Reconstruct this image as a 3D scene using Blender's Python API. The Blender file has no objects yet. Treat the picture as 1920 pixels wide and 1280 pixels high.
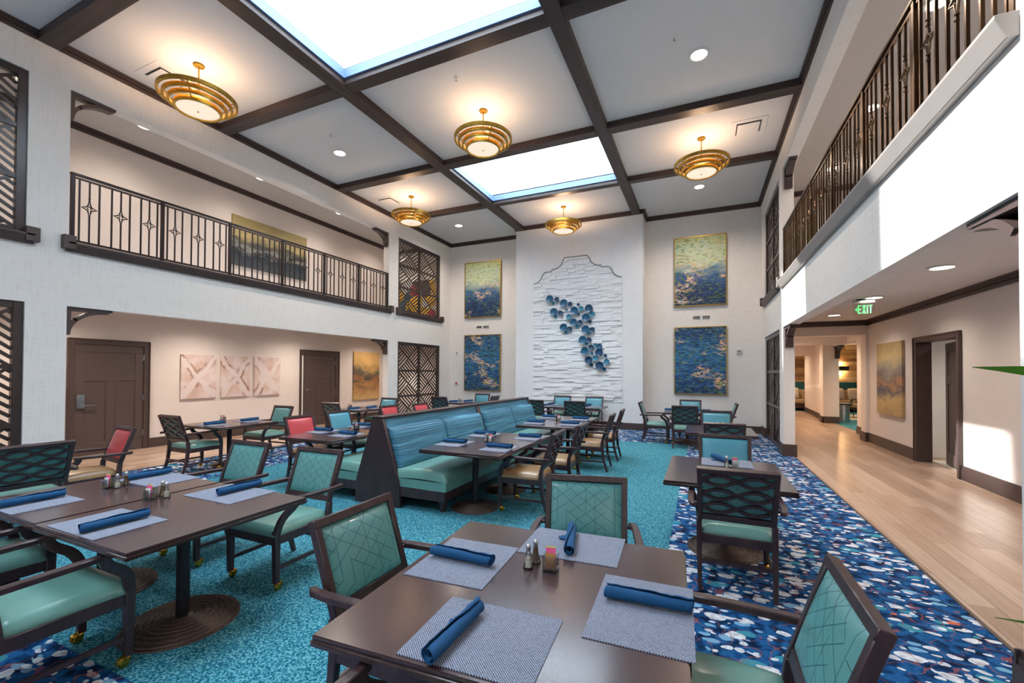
import bpy, bmesh, math, random
from math import sin, cos, pi, radians, sqrt, atan2, hypot
from mathutils import Vector, Matrix

random.seed(7)
SC = bpy.context.scene
COL = SC.collection

# ------------------------------------------------------------------ camera
cam_d = bpy.data.cameras.new('camera')
cam = bpy.data.objects.new('camera', cam_d)
COL.objects.link(cam)
SC.camera = cam
EYE = Vector((0.0, 0.0, 1.66))
FPX, YAW, PITCH, ROLL = 803.2, radians(23.897), radians(0.8142), radians(0.2487)
_r = Vector((cos(YAW), sin(YAW), 0)); _f = Vector((-sin(YAW), cos(YAW), 0)); _u = Vector((0, 0, 1))
_f2 = _f * cos(PITCH) + _u * sin(PITCH); _u2 = _u * cos(PITCH) - _f * sin(PITCH)
_r3 = _r * cos(ROLL) + _u2 * sin(ROLL); _u3 = _u2 * cos(ROLL) - _r * sin(ROLL)
cam.matrix_world = Matrix(((_r3.x, _u3.x, -_f2.x, EYE.x), (_r3.y, _u3.y, -_f2.y, EYE.y), (_r3.z, _u3.z, -_f2.z, EYE.z), (0, 0, 0, 1)))
cam_d.sensor_fit = 'HORIZONTAL'
cam_d.sensor_width = 36.0
cam_d.lens = 36.0 * FPX / 1920.0
cam_d.shift_y = 47.5 / 1920.0
cam_d.clip_start = 0.05
cam_d.clip_end = 200

# ------------------------------------------------------------------ light, exposure
SC.view_settings.view_transform = 'Standard'
SC.view_settings.look = 'None'
SC.view_settings.gamma = 1.0
SC.view_settings.use_curve_mapping = False
SC.view_settings.exposure = 0.12
SC.cycles.use_denoising = True
SC.cycles.max_bounces = 8
SC.cycles.diffuse_bounces = 5
SC.cycles.glossy_bounces = 3
SC.cycles.transmission_bounces = 6
SC.cycles.transparent_max_bounces = 12
SC.cycles.sample_clamp_indirect = 6.0
SC.cycles.caustics_reflective = False
SC.cycles.caustics_refractive = False

SKY_STRENGTH = 16.0
SUN_STRENGTH = 22.0
world = bpy.data.worlds.new('sky')
SC.world = world
world.use_nodes = True
_bg = world.node_tree.nodes['Background']
_bg.inputs['Color'].default_value = (0.78, 0.90, 1.0, 1)
_bg.inputs['Strength'].default_value = SKY_STRENGTH

sun_d = bpy.data.lights.new('sun', 'SUN')
sun_d.energy = SUN_STRENGTH
sun_d.angle = radians(2.2)
sun_d.color = (1.0, 0.97, 0.92)
sun = bpy.data.objects.new('sun', sun_d)
COL.objects.link(sun)
sun.rotation_euler = Vector((1.0, -0.05, -0.77)).to_track_quat('-Z', 'Y').to_euler()
sun.location = (-20, 8, 20)

# ------------------------------------------------------------------ numbers of the room (metres)
XR, XL = 1.516, -8.577            # hall side walls
YN, YF = -3.0, 13.67              # near and far walls
YP = 12.95                        # face of the pier
XGL, XGR = -11.067, 3.785         # gallery and corridor back walls
WT = 0.20                         # wall thickness
ZC, ZB = 6.45, 6.33               # ceiling, underside of beams
ZFB, ZSILL, ZOT = 2.62, 3.46, 5.85  # fascia bottom, upper openings
ZG = 3.01                         # gallery / corridor ceiling
TZ = 0.745                        # table top
BX = ((-5.575, -5.315), (-1.868, -1.642))         # two long beams (x ranges)
BY = ((-0.22, 0.02), (2.74, 2.97), (5.20, 5.43), (8.14, 8.375), (10.60, 10.78))  # cross beams (y ranges)
SKYL = ((BX[0][1], BX[1][0], BY[1][1], BY[2][0]), (BX[0][1], BX[1][0], BY[3][1], BY[4][0]), (BX[0][1], BX[1][0], -2.6, BY[0][0]))

# ------------------------------------------------------------------ mesh helper
class MB:
    def __init__(self):
        self.v, self.f = [], []

    def add(self, vs, fs):
        n = len(self.v)
        self.v += [tuple(p) for p in vs]
        self.f += [tuple(i + n for i in q) for q in fs]
        return self

    def box(self, x0, x1, y0, y1, z0, z1):
        if x0 > x1: x0, x1 = x1, x0
        if y0 > y1: y0, y1 = y1, y0
        if z0 > z1: z0, z1 = z1, z0
        vs = [(x0, y0, z0), (x1, y0, z0), (x1, y1, z0), (x0, y1, z0), (x0, y0, z1), (x1, y0, z1), (x1, y1, z1), (x0, y1, z1)]
        return self.add(vs, [(3, 2, 1, 0), (4, 5, 6, 7), (0, 1, 5, 4), (1, 2, 6, 5), (2, 3, 7, 6), (3, 0, 4, 7)])

    def hexa(self, b, t):
        """bottom and top quads, both counter-clockwise seen from above"""
        return self.add(list(b) + list(t), [(3, 2, 1, 0), (4, 5, 6, 7), (0, 1, 5, 4), (1, 2, 6, 5), (2, 3, 7, 6), (3, 0, 4, 7)])

    def lathe(self, prof, segs=24, c=(0, 0, 0), axis='z'):
        n = len(prof); vs = []
        for i in range(segs):
            a = 2 * pi * i / segs
            for r, h in prof:
                p = (r * cos(a), r * sin(a), h)
                if axis == 'y': p = (p[0], -p[2], p[1])   # profile height runs towards -y
                if axis == 'x': p = (p[2], p[0], p[1])
                vs.append((c[0] + p[0], c[1] + p[1], c[2] + p[2]))
        fs = []
        for i in range(segs):
            j = (i + 1) % segs
            for k in range(n - 1):
                fs.append((i * n + k, j * n + k, j * n + k + 1, i * n + k + 1))
        return self.add(vs, fs)

    def tube(self, pts, r, segs=8, closed=False):
        pts = [Vector(p) for p in pts]; n = len(pts)
        rs = r if isinstance(r, (list, tuple)) else [r] * n
        vs, fs = [], []
        t0 = (pts[1] - pts[0]).normalized()
        ref = Vector((0, 0, 1)) if abs(t0.z) < 0.9 else Vector((1, 0, 0))
        for i, p in enumerate(pts):
            if closed: t = (pts[(i + 1) % n] - pts[i - 1]).normalized()
            else: t = (pts[min(i + 1, n - 1)] - pts[max(i - 1, 0)]).normalized()
            a = t.cross(ref)
            if a.length < 1e-4: a = t.cross(Vector((0, 1, 0)))
            a.normalize(); b = a.cross(t)
            ref = b
            for k in range(segs):
                w = 2 * pi * k / segs
                vs.append(p + a * (rs[i] * cos(w)) + b * (rs[i] * sin(w)))
        m = n if closed else n - 1
        for i in range(m):
            j = (i + 1) % n
            for k in range(segs):
                l = (k + 1) % segs
                fs.append((i * segs + k, i * segs + l, j * segs + l, j * segs + k))
        if not closed:
            fs.append(tuple(range(segs))[::-1]); fs.append(tuple((n - 1) * segs + k for k in range(segs)))
        return self.add(vs, fs)

    def sweep(self, pts, w, h, up=(0, 0, 1)):
        """rectangular bar along a polyline; w is measured across, h along up"""
        pts = [Vector(p) for p in pts]; n = len(pts); up = Vector(up)
        ws = w if isinstance(w, (list, tuple)) else [w] * n
        hs = h if isinstance(h, (list, tuple)) else [h] * n
        vs, fs = [], []
        for i, p in enumerate(pts):
            t = Vector((0, 0, 0))
            if i > 0: t += (p - pts[i - 1]).normalized()
            if i < n - 1: t += (pts[i + 1] - p).normalized()
            t.normalize()
            a = t.cross(up)
            if a.length < 1e-4: a = Vector((1, 0, 0))
            a.normalize(); b = a.cross(t).normalized()
            k = 1.0
            if 0 < i < n - 1:
                d = (p - pts[i - 1]).normalized().dot(t)
                k = 1 / max(d, 0.5)
            for sa, sb in ((-1, -1), (1, -1), (1, 1), (-1, 1)):
                vs.append(p + a * (sa * ws[i] / 2) + b * (sb * hs[i] / 2 * k))
        for i in range(n - 1):
            for q in range(4):
                l = (q + 1) % 4
                fs.append((i * 4 + q, i * 4 + l, i * 4 + 4 + l, i * 4 + 4 + q))
        fs.append((3, 2, 1, 0)); m = (n - 1) * 4; fs.append((m, m + 1, m + 2, m + 3))
        return self.add(vs, fs)

    def prism(self, poly, plane, a, b):
        """poly in 2-D: plane 'xy' extrudes z a..b, 'xz' extrudes y a..b, 'yz' extrudes x a..b"""
        def P(u, v, w):
            return (u, v, w) if plane == 'xy' else ((u, w, v) if plane == 'xz' else (w, u, v))
        n = len(poly)
        vs = [P(u, v, a) for u, v in poly] + [P(u, v, b) for u, v in poly]
        fs = [tuple(range(n))[::-1], tuple(range(n, 2 * n))]
        for i in range(n):
            j = (i + 1) % n
            fs.append((i, j, n + j, n + i))
        return self.add(vs, fs)

    def grid(self, nu, nv, fn):
        vs = [fn(i / nu, j / nv) for j in range(nv + 1) for i in range(nu + 1)]
        fs = [(j * (nu + 1) + i, j * (nu + 1) + i + 1, (j + 1) * (nu + 1) + i + 1, (j + 1) * (nu + 1) + i) for j in range(nv) for i in range(nu)]
        return self.add(vs, fs)

    def build(self, name, m, parent=None, smooth=False, bevel=0.0, seg=2, fix=True, angle=40):
        me = bpy.data.meshes.new(name)
        me.from_pydata(self.v, [], self.f)
        bm = bmesh.new(); bm.from_mesh(me)
        if fix: bmesh.ops.recalc_face_normals(bm, faces=bm.faces)
        if bevel > 0:
            ed = [e for e in bm.edges if len(e.link_faces) == 2 and e.calc_face_angle(0) > radians(30)]
            bmesh.ops.bevel(bm, geom=ed, offset=bevel, segments=seg, affect='EDGES', clamp_overlap=True)
        bm.to_mesh(me); bm.free()
        if smooth or bevel > 0:
            me.polygons.foreach_set('use_smooth', [True] * len(me.polygons))
            try: me.set_sharp_from_angle(angle=radians(angle))
            except Exception: pass
        me.materials.append(m)
        o = bpy.data.objects.new(name, me)
        COL.objects.link(o)
        if parent: o.parent = parent
        return o


def thing(name, label, cat, loc=(0, 0, 0), rz=0.0, group=None):
    o = bpy.data.objects.new(name, None)
    o.empty_display_size = 0.1
    COL.objects.link(o)
    o.location = loc; o.rotation_euler = (0, 0, rz)
    return tag(o, label, cat, group)


def tag(o, label, cat, group=None, kind=None):
    o['label'] = label; o['category'] = cat
    if group: o['group'] = group
    if kind: o['kind'] = kind
    return o


def struct(o, label=None, cat=None):
    o['kind'] = 'structure'
    if label: o['label'] = label
    if cat: o['category'] = cat
    return o


def dup(root, loc, rz, label=None, group=None):
    r = root.copy(); COL.objects.link(r)
    r.location = loc; r.rotation_euler = (0, 0, rz)
    if label: r['label'] = label
    if group: r['group'] = group
    for ch in list(root.children):
        c = ch.copy(); COL.objects.link(c); c.parent = r
        for g in ch.children:
            d = g.copy(); COL.objects.link(d); d.parent = c
    return r


# ------------------------------------------------------------------ materials
def srgb(r, g, b):
    def c(v):
        v /= 255.0
        return v / 12.92 if v <= 0.04045 else ((v + 0.055) / 1.055) ** 2.4
    return (c(r), c(g), c(b), 1.0)


class NT:
    def __init__(self, name):
        self.m = bpy.data.materials.new(name)
        self.m.use_nodes = True
        self.t = self.m.node_tree
        self.b = self.t.nodes['Principled BSDF']
        self.out = self.t.nodes['Material Output']

    def n(self, typ, **kw):
        o = self.t.nodes.new(typ)
        for k, v in kw.items():
            if k in o.inputs: o.inputs[k].default_value = v
            else: setattr(o, k, v)
        return o

    def l(self, a, b):
        self.t.links.new(a, b)

    def coord(self, kind='Object', scale=(1, 1, 1), rot=(0, 0, 0), loc=(0, 0, 0)):
        tc = self.n('ShaderNodeTexCoord'); mp = self.n('ShaderNodeMapping')
        mp.inputs['Scale'].default_value = scale; mp.inputs['Rotation'].default_value = rot; mp.inputs['Location'].default_value = loc
        self.l(tc.outputs[kind], mp.inputs['Vector'])
        return mp.outputs['Vector']

    def noise(self, vec, scale=5, detail=3, rough=0.5, dist=0.0):
        o = self.n('ShaderNodeTexNoise')
        o.inputs['Scale'].default_value = scale; o.inputs['Detail'].default_value = detail
        o.inputs['Roughness'].default_value = rough; o.inputs['Distortion'].default_value = dist
        self.l(vec, o.inputs['Vector'])
        return o.outputs['Fac']

    def ramp(self, fac, stops, interp='LINEAR'):
        o = self.n('ShaderNodeValToRGB'); o.color_ramp.interpolation = interp
        e = o.color_ramp.elements
        while len(e) > 1: e.remove(e[-1])
        e[0].position, e[0].color = stops[0]
        for p, c in stops[1:]:
            q = e.new(p); q.color = c
        self.l(fac, o.inputs['Fac'])
        return o.outputs['Color']

    def math(self, op, a, b=None, c=None, clamp=False):
        o = self.n('ShaderNodeMath', operation=op, use_clamp=clamp)
        for i, x in enumerate((a, b, c)):
            if x is None: continue
            if isinstance(x, (int, float)): o.inputs[i].default_value = x
            else: self.l(x, o.inputs[i])
        return o.outputs[0]

    def mix(self, fac, a, b, blend='MIX'):
        o = self.n('ShaderNodeMix', data_type='RGBA', blend_type=blend)
        for s, x in ((o.inputs[0], fac), (o.inputs[6], a), (o.inputs[7], b)):
            if isinstance(x, (int, float)): s.default_value = x
            elif isinstance(x, tuple): s.default_value = x
            else: self.l(x, s)
        return o.outputs[2]

    def sep(self, vec):
        o = self.n('ShaderNodeSeparateXYZ'); self.l(vec, o.inputs[0])
        return o.outputs

    def color(self, x):
        if isinstance(x, tuple): self.b.inputs['Base Color'].default_value = x
        else: self.l(x, self.b.inputs['Base Color'])

    def bump(self, h, strength=0.3, dist=0.01):
        o = self.n('ShaderNodeBump'); o.inputs['Strength'].default_value = strength; o.inputs['Distance'].default_value = dist
        self.l(h, o.inputs['Height']); self.l(o.outputs['Normal'], self.b.inputs['Normal'])

    def done(self, rough=0.5, metal=0.0, spec=None, coat=None):
        self.b.inputs['Roughness'].default_value = rough
        self.b.inputs['Metallic'].default_value = metal
        if spec is not None: self.b.inputs['Specular IOR Level'].default_value = spec
        if coat: self.b.inputs['Coat Weight'].default_value = coat; self.b.inputs['Coat Roughness'].default_value = 0.15
        return self.m


def plain(name, col, rough=0.5, metal=0.0, var=0.06, scale=6, spec=None, coat=None, bump=0.0):
    t = NT(name)
    f = t.noise(t.coord(), scale, 3)
    d = tuple(max(0, c * (1 - var)) for c in col[:3]) + (1,)
    u = tuple(min(1, c * (1 + var)) for c in col[:3]) + (1,)
    t.color(t.ramp(f, [(0.3, d), (0.7, u)]))
    if bump: t.bump(t.noise(t.coord(), scale * 20, 2), bump, 0.003)
    return t.done(rough, metal, spec, coat)


def emit(name, col, strength):
    t = NT(name)
    t.b.inputs['Base Color'].default_value = (0.8, 0.8, 0.8, 1)
    t.b.inputs['Emission Color'].default_value = col
    t.b.inputs['Emission Strength'].default_value = strength
    # faint cloudiness of the diffuser
    f = t.noise(t.coord(), 4, 2)
    t.l(t.ramp(f, [(0.0, tuple(c * 0.92 for c in col[:3]) + (1,)), (1.0, col)]), t.b.inputs['Emission Color'])
    return t.done(0.5)


def wood(name, dark, light, rough=0.4, scale=1.0, axis='x', coat=None, bump=0.08):
    t = NT(name)
    s = {'x': (1.5, 22, 22), 'y': (22, 1.5, 22), 'z': (22, 22, 1.5)}[axis]
    v = t.coord(scale=tuple(q * scale for q in s))
    f = t.noise(v, 1.0, 5, 0.6, 0.4)
    t.color(t.ramp(f, [(0.3, dark), (0.7, light)]))
    if bump: t.bump(f, bump, 0.004)
    return t.done(rough, coat=coat)


M = {}
# plaster with woven wall covering
def wallcover(name, lo, hi):
    t = NT(name)
    a = t.noise(t.coord(scale=(14, 14, 1.2)), 3.0, 4, 0.6)
    b = t.noise(t.coord(scale=(1.2, 1.2, 20)), 3.0, 4, 0.6)
    f = t.math('ADD', t.math('MULTIPLY', a, 0.5), t.math('MULTIPLY', b, 0.5))
    t.color(t.ramp(f, [(0.36, lo), (0.5, hi), (0.8, hi)]))
    t.bump(f, 0.15, 0.004)
    return t.done(0.75)
M['wall'] = wallcover('white woven wallcovering', srgb(228, 222, 216), srgb(238, 233, 228))
M['pier'] = plain('white plaster', srgb(235, 235, 237), 0.7, var=0.02)
M['gal_ceil_shade'] = plain('gallery ceiling with shade in colour', srgb(190, 187, 186), 0.8, var=0.01)  # hall ceiling paint darkened so its colour holds the galleries' shade
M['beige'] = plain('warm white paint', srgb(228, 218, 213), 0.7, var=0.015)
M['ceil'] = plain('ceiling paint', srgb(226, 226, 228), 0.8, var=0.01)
M['shaft'] = plain('skylight shaft paint', srgb(240, 243, 248), 0.8, var=0.01)
M['stone'] = plain('white ledgestone', srgb(236, 236, 238), 0.8, var=0.04, scale=14, bump=0.3)
M['stain'] = wood('dark stained timber', srgb(38, 28, 26), srgb(72, 54, 50), 0.45, 0.35, 'x')
M['stain_y'] = wood('dark stained timber long', srgb(38, 28, 26), srgb(72, 54, 50), 0.45, 0.35, 'y')
M['trim'] = plain('dark brown trim paint', srgb(76, 61, 58), 0.45, var=0.08)
M['screen'] = plain('dark bronze screen timber', srgb(58, 46, 44), 0.32, var=0.12)
M['door'] = plain('brown door paint', srgb(84, 70, 67), 0.45, var=0.05)
M['ledge_pale'] = plain('ledge with sheen in colour', srgb(146, 138, 134), 0.4, var=0.04)  # turned pale so the colour carries the ledge's sunlit sheen
M['bronze'] = plain('iron rail with reflections in colour', srgb(112, 86, 64), 0.24, 0.9, var=0.12)  # iron tinted warm; reflected light is put into the colour
M['frame_alu'] = plain('blue grey skylight frame', srgb(104, 128, 172), 0.45, var=0.03)
M['iron'] = plain('dark wrought iron', srgb(52, 42, 42), 0.32, 0.6, var=0.1)
M['chair'] = wood('espresso chair timber', srgb(52, 34, 36), srgb(72, 50, 51), 0.34, 1.0, 'z')
M['top'] = wood('espresso table top', srgb(62, 43, 46), srgb(68, 48, 51), 0.22, 1.2, 'y', 0.5, 0.0)
M['edge'] = wood('espresso table edge', srgb(54, 36, 34), srgb(66, 45, 41), 0.25, 0.6, 'y', 0.4)
def m_base():
    t = NT('bronze cast base with ripple rings')
    v = t.coord()
    x, y, z = t.sep(v)
    r = t.math('SQRT', t.math('ADD', t.math('MULTIPLY', x, x), t.math('MULTIPLY', y, y)))
    an = t.math('ARCTAN2', y, x)
    rr = t.math('ADD', t.math('MULTIPLY', r, 2 * pi / 0.017), t.math('MULTIPLY', t.math('SINE', t.math('MULTIPLY', an, 28.0)), 0.5))
    w = t.math('ADD', t.math('MULTIPLY', t.math('SINE', rr), 0.5), 0.5)
    t.color(t.ramp(w, [(0.1, srgb(66, 50, 46)), (0.9, srgb(98, 78, 68))]))
    t.bump(w, 0.8, 0.006)
    return t.done(0.42, 0.35)
M['base'] = m_base()
M['column'] = plain('dark metal column', srgb(42, 34, 36), 0.4, 0.4)
M['brass'] = plain('brass', srgb(214, 160, 62), 0.22, 1.0, var=0.12)
M['gold'] = plain('aged gold leaf', srgb(196, 156, 66), 0.36, 0.85, var=0.22, scale=12)
M['chrome'] = plain('brushed steel', srgb(190, 192, 196), 0.25, 1.0, var=0.05)
M['grey'] = plain('grey vent metal', srgb(150, 150, 152), 0.5, var=0.04)
M['slot'] = plain('vent shadow slot', srgb(60, 58, 58), 0.6)
M['white'] = plain('white plastic', srgb(232, 232, 230), 0.45, var=0.02)
M['black'] = plain('black plastic', srgb(30, 30, 32), 0.5)
M['teal_seat'] = plain('teal vinyl', srgb(108, 154, 144), 0.34, var=0.05, scale=3, coat=0.25)
M['teal_daylit'] = plain('teal vinyl made bluer for daylight', srgb(78, 146, 166), 0.36, var=0.05, scale=3, coat=0.2)  # same teal vinyl, colour shifted bluer to carry the daylight
M['coral'] = plain('coral vinyl', srgb(196, 66, 72), 0.36, var=0.05, scale=3, coat=0.2)
M['tan'] = plain('bronze tan vinyl', srgb(160, 124, 84), 0.3, var=0.08, scale=3, coat=0.3)
M['navy_cloth'] = plain('navy napkin cloth', srgb(10, 74, 120), 0.9, var=0.1, scale=30, bump=0.4)
M['salt'] = plain('salt', srgb(248, 242, 222), 0.9)
M['pepper'] = plain('ground pepper', srgb(116, 84, 44), 0.9, var=0.3, scale=200)
M['pink_paper'] = plain('pink packet paper', srgb(240, 96, 150), 0.7, var=0.08)
M['yellow_paper'] = plain('yellow packet paper', srgb(226, 232, 110), 0.7, var=0.08)
M['brown_paper'] = plain('brown packet paper', srgb(186, 128, 76), 0.7, var=0.1)
M['white_paper'] = plain('white packet paper', srgb(236, 232, 224), 0.7, var=0.05)
M['leaf'] = plain('green leaf', srgb(62, 112, 18), 0.4, var=0.2)
M['soil'] = plain('potting soil', srgb(52, 38, 30), 0.9, var=0.3, scale=40)
M['pot'] = plain('grey planter', srgb(90, 88, 92), 0.6)
M['lit'] = emit('downlight lens', (1.0, 0.86, 0.72, 1), 14.0)
M['diffuser'] = emit('pendant diffuser', (1.0, 0.78, 0.55, 1), 0.75)
M['sconce_glow'] = emit('sconce lens', (1.0, 0.62, 0.25, 1), 14.0)
M['green_led'] = emit('green exit letters', (0.01, 0.72, 0.11, 1), 0.75)
M['green_led'].node_tree.nodes['Principled BSDF'].inputs['Base Color'].default_value = (0.01, 0.25, 0.05, 1)
M['sofa'] = plain('tan sofa cloth', srgb(170, 142, 110), 0.8)
M['pillow'] = plain('pale pillow', srgb(198, 186, 174), 0.85, var=0.08, scale=20)
M['dark_pillow'] = plain('navy pillow', srgb(40, 52, 78), 0.85)
M['teal_wall'] = plain('dark teal wainscot', srgb(18, 84, 96), 0.6)
M['rug'] = plain('pale rug', srgb(196, 186, 170), 0.9, var=0.2, scale=12)
M['doorway_floor'] = plain('pale tile', srgb(226, 220, 206), 0.4)  # paler than the plank floor around it


def m_glass():
    t = NT('clear glass')
    tr = t.n('ShaderNodeBsdfTransparent'); gl = t.n('ShaderNodeBsdfGlossy'); mx = t.n('ShaderNodeMixShader')
    fr = t.n('ShaderNodeFresnel'); fr.inputs[0].default_value = 1.5
    t.l(t.ramp(t.noise(t.coord(), 3, 1), [(0, (0.97, 0.98, 0.98, 1)), (1, (0.99, 0.99, 0.99, 1))]), tr.inputs[0])
    gl.inputs['Roughness'].default_value = 0.03
    t.l(t.math('ADD', t.math('MULTIPLY', fr.outputs[0], 0.8), 0.06), mx.inputs[0]); t.l(tr.outputs[0], mx.inputs[1]); t.l(gl.outputs[0], mx.inputs[2])
    t.l(mx.outputs[0], t.out.inputs[0])
    return t.m
M['glass'] = m_glass()


def m_pane():
    t = NT('skylight pane')
    tr = t.n('ShaderNodeBsdfTransparent'); gl = t.n('ShaderNodeBsdfGlossy'); mx = t.n('ShaderNodeMixShader')
    fr = t.n('ShaderNodeFresnel'); fr.inputs[0].default_value = 1.45
    t.l(t.ramp(t.noise(t.coord(), 2, 2), [(0, (0.95, 0.98, 1, 1)), (1, (0.99, 1, 1, 1))]), tr.inputs[0])
    gl.inputs['Roughness'].default_value = 0.02
    t.l(t.math('MULTIPLY', fr.outputs[0], 0.5), mx.inputs[0]); t.l(tr.outputs[0], mx.inputs[1]); t.l(gl.outputs[0], mx.inputs[2])
    t.l(mx.outputs[0], t.out.inputs[0])
    return t.m
M['pane'] = m_pane()


def m_pattern():
    """teal chair-back vinyl with broken diagonal and upright stitched lines"""
    t = NT('teal patterned vinyl')
    v = t.coord()
    x, y, z = t.sep(v)
    p = 0.062
    def lines(e, seed, keep):
        q = t.math('DIVIDE', e, p)
        fr = t.math('ABSOLUTE', t.math('SUBTRACT', t.math('FRACT', q), 0.5))
        on = t.math('GREATER_THAN', fr, 0.472)
        cell = t.n('ShaderNodeTexWhiteNoise', noise_dimensions='3D')
        cb = t.n('ShaderNodeCombineXYZ')
        t.l(t.math('FLOOR', t.math('DIVIDE', t.math('ADD', z, x), 2 * p)), cb.inputs[0])
        t.l(t.math('FLOOR', t.math('DIVIDE', t.math('SUBTRACT', z, x), 2 * p)), cb.inputs[1])
        cb.inputs[2].default_value = seed
        t.l(cb.outputs[0], cell.inputs['Vector'])
        return t.math('MULTIPLY', on, t.math('LESS_THAN', cell.outputs['Value'], keep))
    d1 = lines(t.math('ADD', t.math('MULTIPLY', z, 0.85), t.math('MULTIPLY', x, 0.6)), 1.0, 0.75)
    d2 = lines(t.math('SUBTRACT', t.math('MULTIPLY', z, 0.85), t.math('MULTIPLY', x, 0.6)), 2.0, 0.75)
    d3 = lines(x, 3.0, 0.55)
    f = t.math('MAXIMUM', t.math('MAXIMUM', d1, d2), d3)
    base = t.ramp(t.noise(v, 3, 2), [(0.3, srgb(84, 140, 140)), (0.7, srgb(98, 154, 150))])
    t.color(t.mix(f, base, srgb(40, 92, 98)))
    t.b.inputs['Coat Weight'].default_value = 0.2
    return t.done(0.36)
M['teal_pattern'] = m_pattern()


def m_booth():
    t = NT('blue strie booth fabric')
    a = t.noise(t.coord(scale=(1.2, 0.5, 95)), 1.0, 4, 0.6, 0.05)
    b = t.noise(t.coord(scale=(1.5, 1.2, 5)), 1.5, 2)
    c1 = t.ramp(a, [(0.40, srgb(14, 40, 62)), (0.45, srgb(46, 104, 132)), (0.52, srgb(100, 164, 188)), (0.57, srgb(56, 112, 148)), (0.63, srgb(24, 62, 96))])
    t.color(t.mix(t.math('MULTIPLY', b, 0.25), c1, srgb(70, 140, 158)))
    return t.done(0.55)
M['booth'] = m_booth()


def m_mat():
    t = NT('woven vinyl placemat')
    w = t.n('ShaderNodeTexChecker'); w.inputs['Scale'].default_value = 210
    t.l(t.coord(), w.inputs['Vector'])
    a = t.noise(t.coord(scale=(1, 1, 1)), 160, 3, 0.7)
    f = t.math('ADD', t.math('MULTIPLY', w.outputs['Fac'], 0.45), t.math('MULTIPLY', a, 0.55))
    t.color(t.ramp(f, [(0.22, srgb(42, 48, 70)), (0.48, srgb(94, 101, 124)), (0.76, srgb(176, 181, 197))]))
    t.bump(f, 0.4, 0.002)
    return t.done(0.8, spec=0.2)
M['mat'] = m_mat()


def m_teal_carpet():
    t = NT('teal carpet')
    v = t.coord()
    a = t.noise(v, 78, 2, 0.55)
    b = t.noise(v, 9, 3)
    c = t.noise(v, 1.2, 2)
    col = t.ramp(a, [(0.38, srgb(12, 74, 94)), (0.5, srgb(46, 122, 142)), (0.62, srgb(118, 176, 186))])
    col = t.mix(t.math('MULTIPLY', b, 0.3), col, srgb(46, 118, 138))
    t.color(col)
    t.bump(a, 0.5, 0.006)
    return t.done(0.9, spec=0.1)
M['teal_carpet'] = m_teal_carpet()


def m_floral():
    t = NT('floral carpet')
    v = t.coord()
    warp = t.n('ShaderNodeTexNoise'); warp.inputs['Scale'].default_value = 9; warp.inputs['Detail'].default_value = 2
    t.l(v, warp.inputs['Vector'])
    ad = t.n('ShaderNodeVectorMath', operation='MULTIPLY_ADD')
    t.l(warp.outputs['Color'], ad.inputs[0]); ad.inputs[1].default_value = (0.09, 0.05, 0); t.l(v, ad.inputs[2])
    def blobs(scale, thr, keep, seed):
        mp = t.n('ShaderNodeMapping'); mp.inputs['Scale'].default_value = (0.62, 1.0, 1); mp.inputs['Location'].default_value = (seed, seed * 2, 0)
        t.l(ad.outputs[0], mp.inputs['Vector'])
        vo = t.n('ShaderNodeTexVoronoi'); vo.inputs['Scale'].default_value = scale
        t.l(mp.outputs[0], vo.inputs['Vector'])
        r, g, b = t.sep(vo.outputs['Color'])
        lim = t.math('MULTIPLY', t.math('ADD', g, 0.35), thr)
        return t.math('MULTIPLY', t.math('LESS_THAN', vo.outputs['Distance'], lim), t.math('LESS_THAN', r, keep))
    ground = t.ramp(t.noise(ad.outputs[0], 11, 3), [(0.36, srgb(10, 30, 60)), (0.48, srgb(18, 62, 108)), (0.58, srgb(34, 96, 150)), (0.70, srgb(20, 66, 118))])
    teal = blobs(9.5, 0.38, 0.36, 5.1)
    col = t.mix(teal, ground, srgb(58, 140, 160))
    mid = blobs(15, 0.38, 0.4, 9.7)
    col = t.mix(mid, col, srgb(120, 168, 200))
    wh = t.math('MAXIMUM', blobs(10.5, 0.38, 0.58, 1.3), blobs(20, 0.36, 0.5, 3.3))
    col = t.mix(wh, col, t.ramp(t.noise(v, 24, 3), [(0.35, srgb(188, 186, 194)), (0.6, srgb(224, 228, 234))]))
    ln = t.math('LESS_THAN', t.math('ABSOLUTE', t.math('SUBTRACT', t.noise(ad.outputs[0], 6, 1), 0.5)), 0.009)
    col = t.mix(t.math('MULTIPLY', ln, 0.6), col, srgb(156, 84, 70))
    red = blobs(6, 0.10, 0.3, 12.4)
    col = t.mix(red, col, srgb(206, 106, 74))
    t.color(col)
    t.bump(t.noise(v, 220, 1), 0.3, 0.004)
    return t.done(0.9, spec=0.1)
M['floral'] = m_floral()


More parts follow.
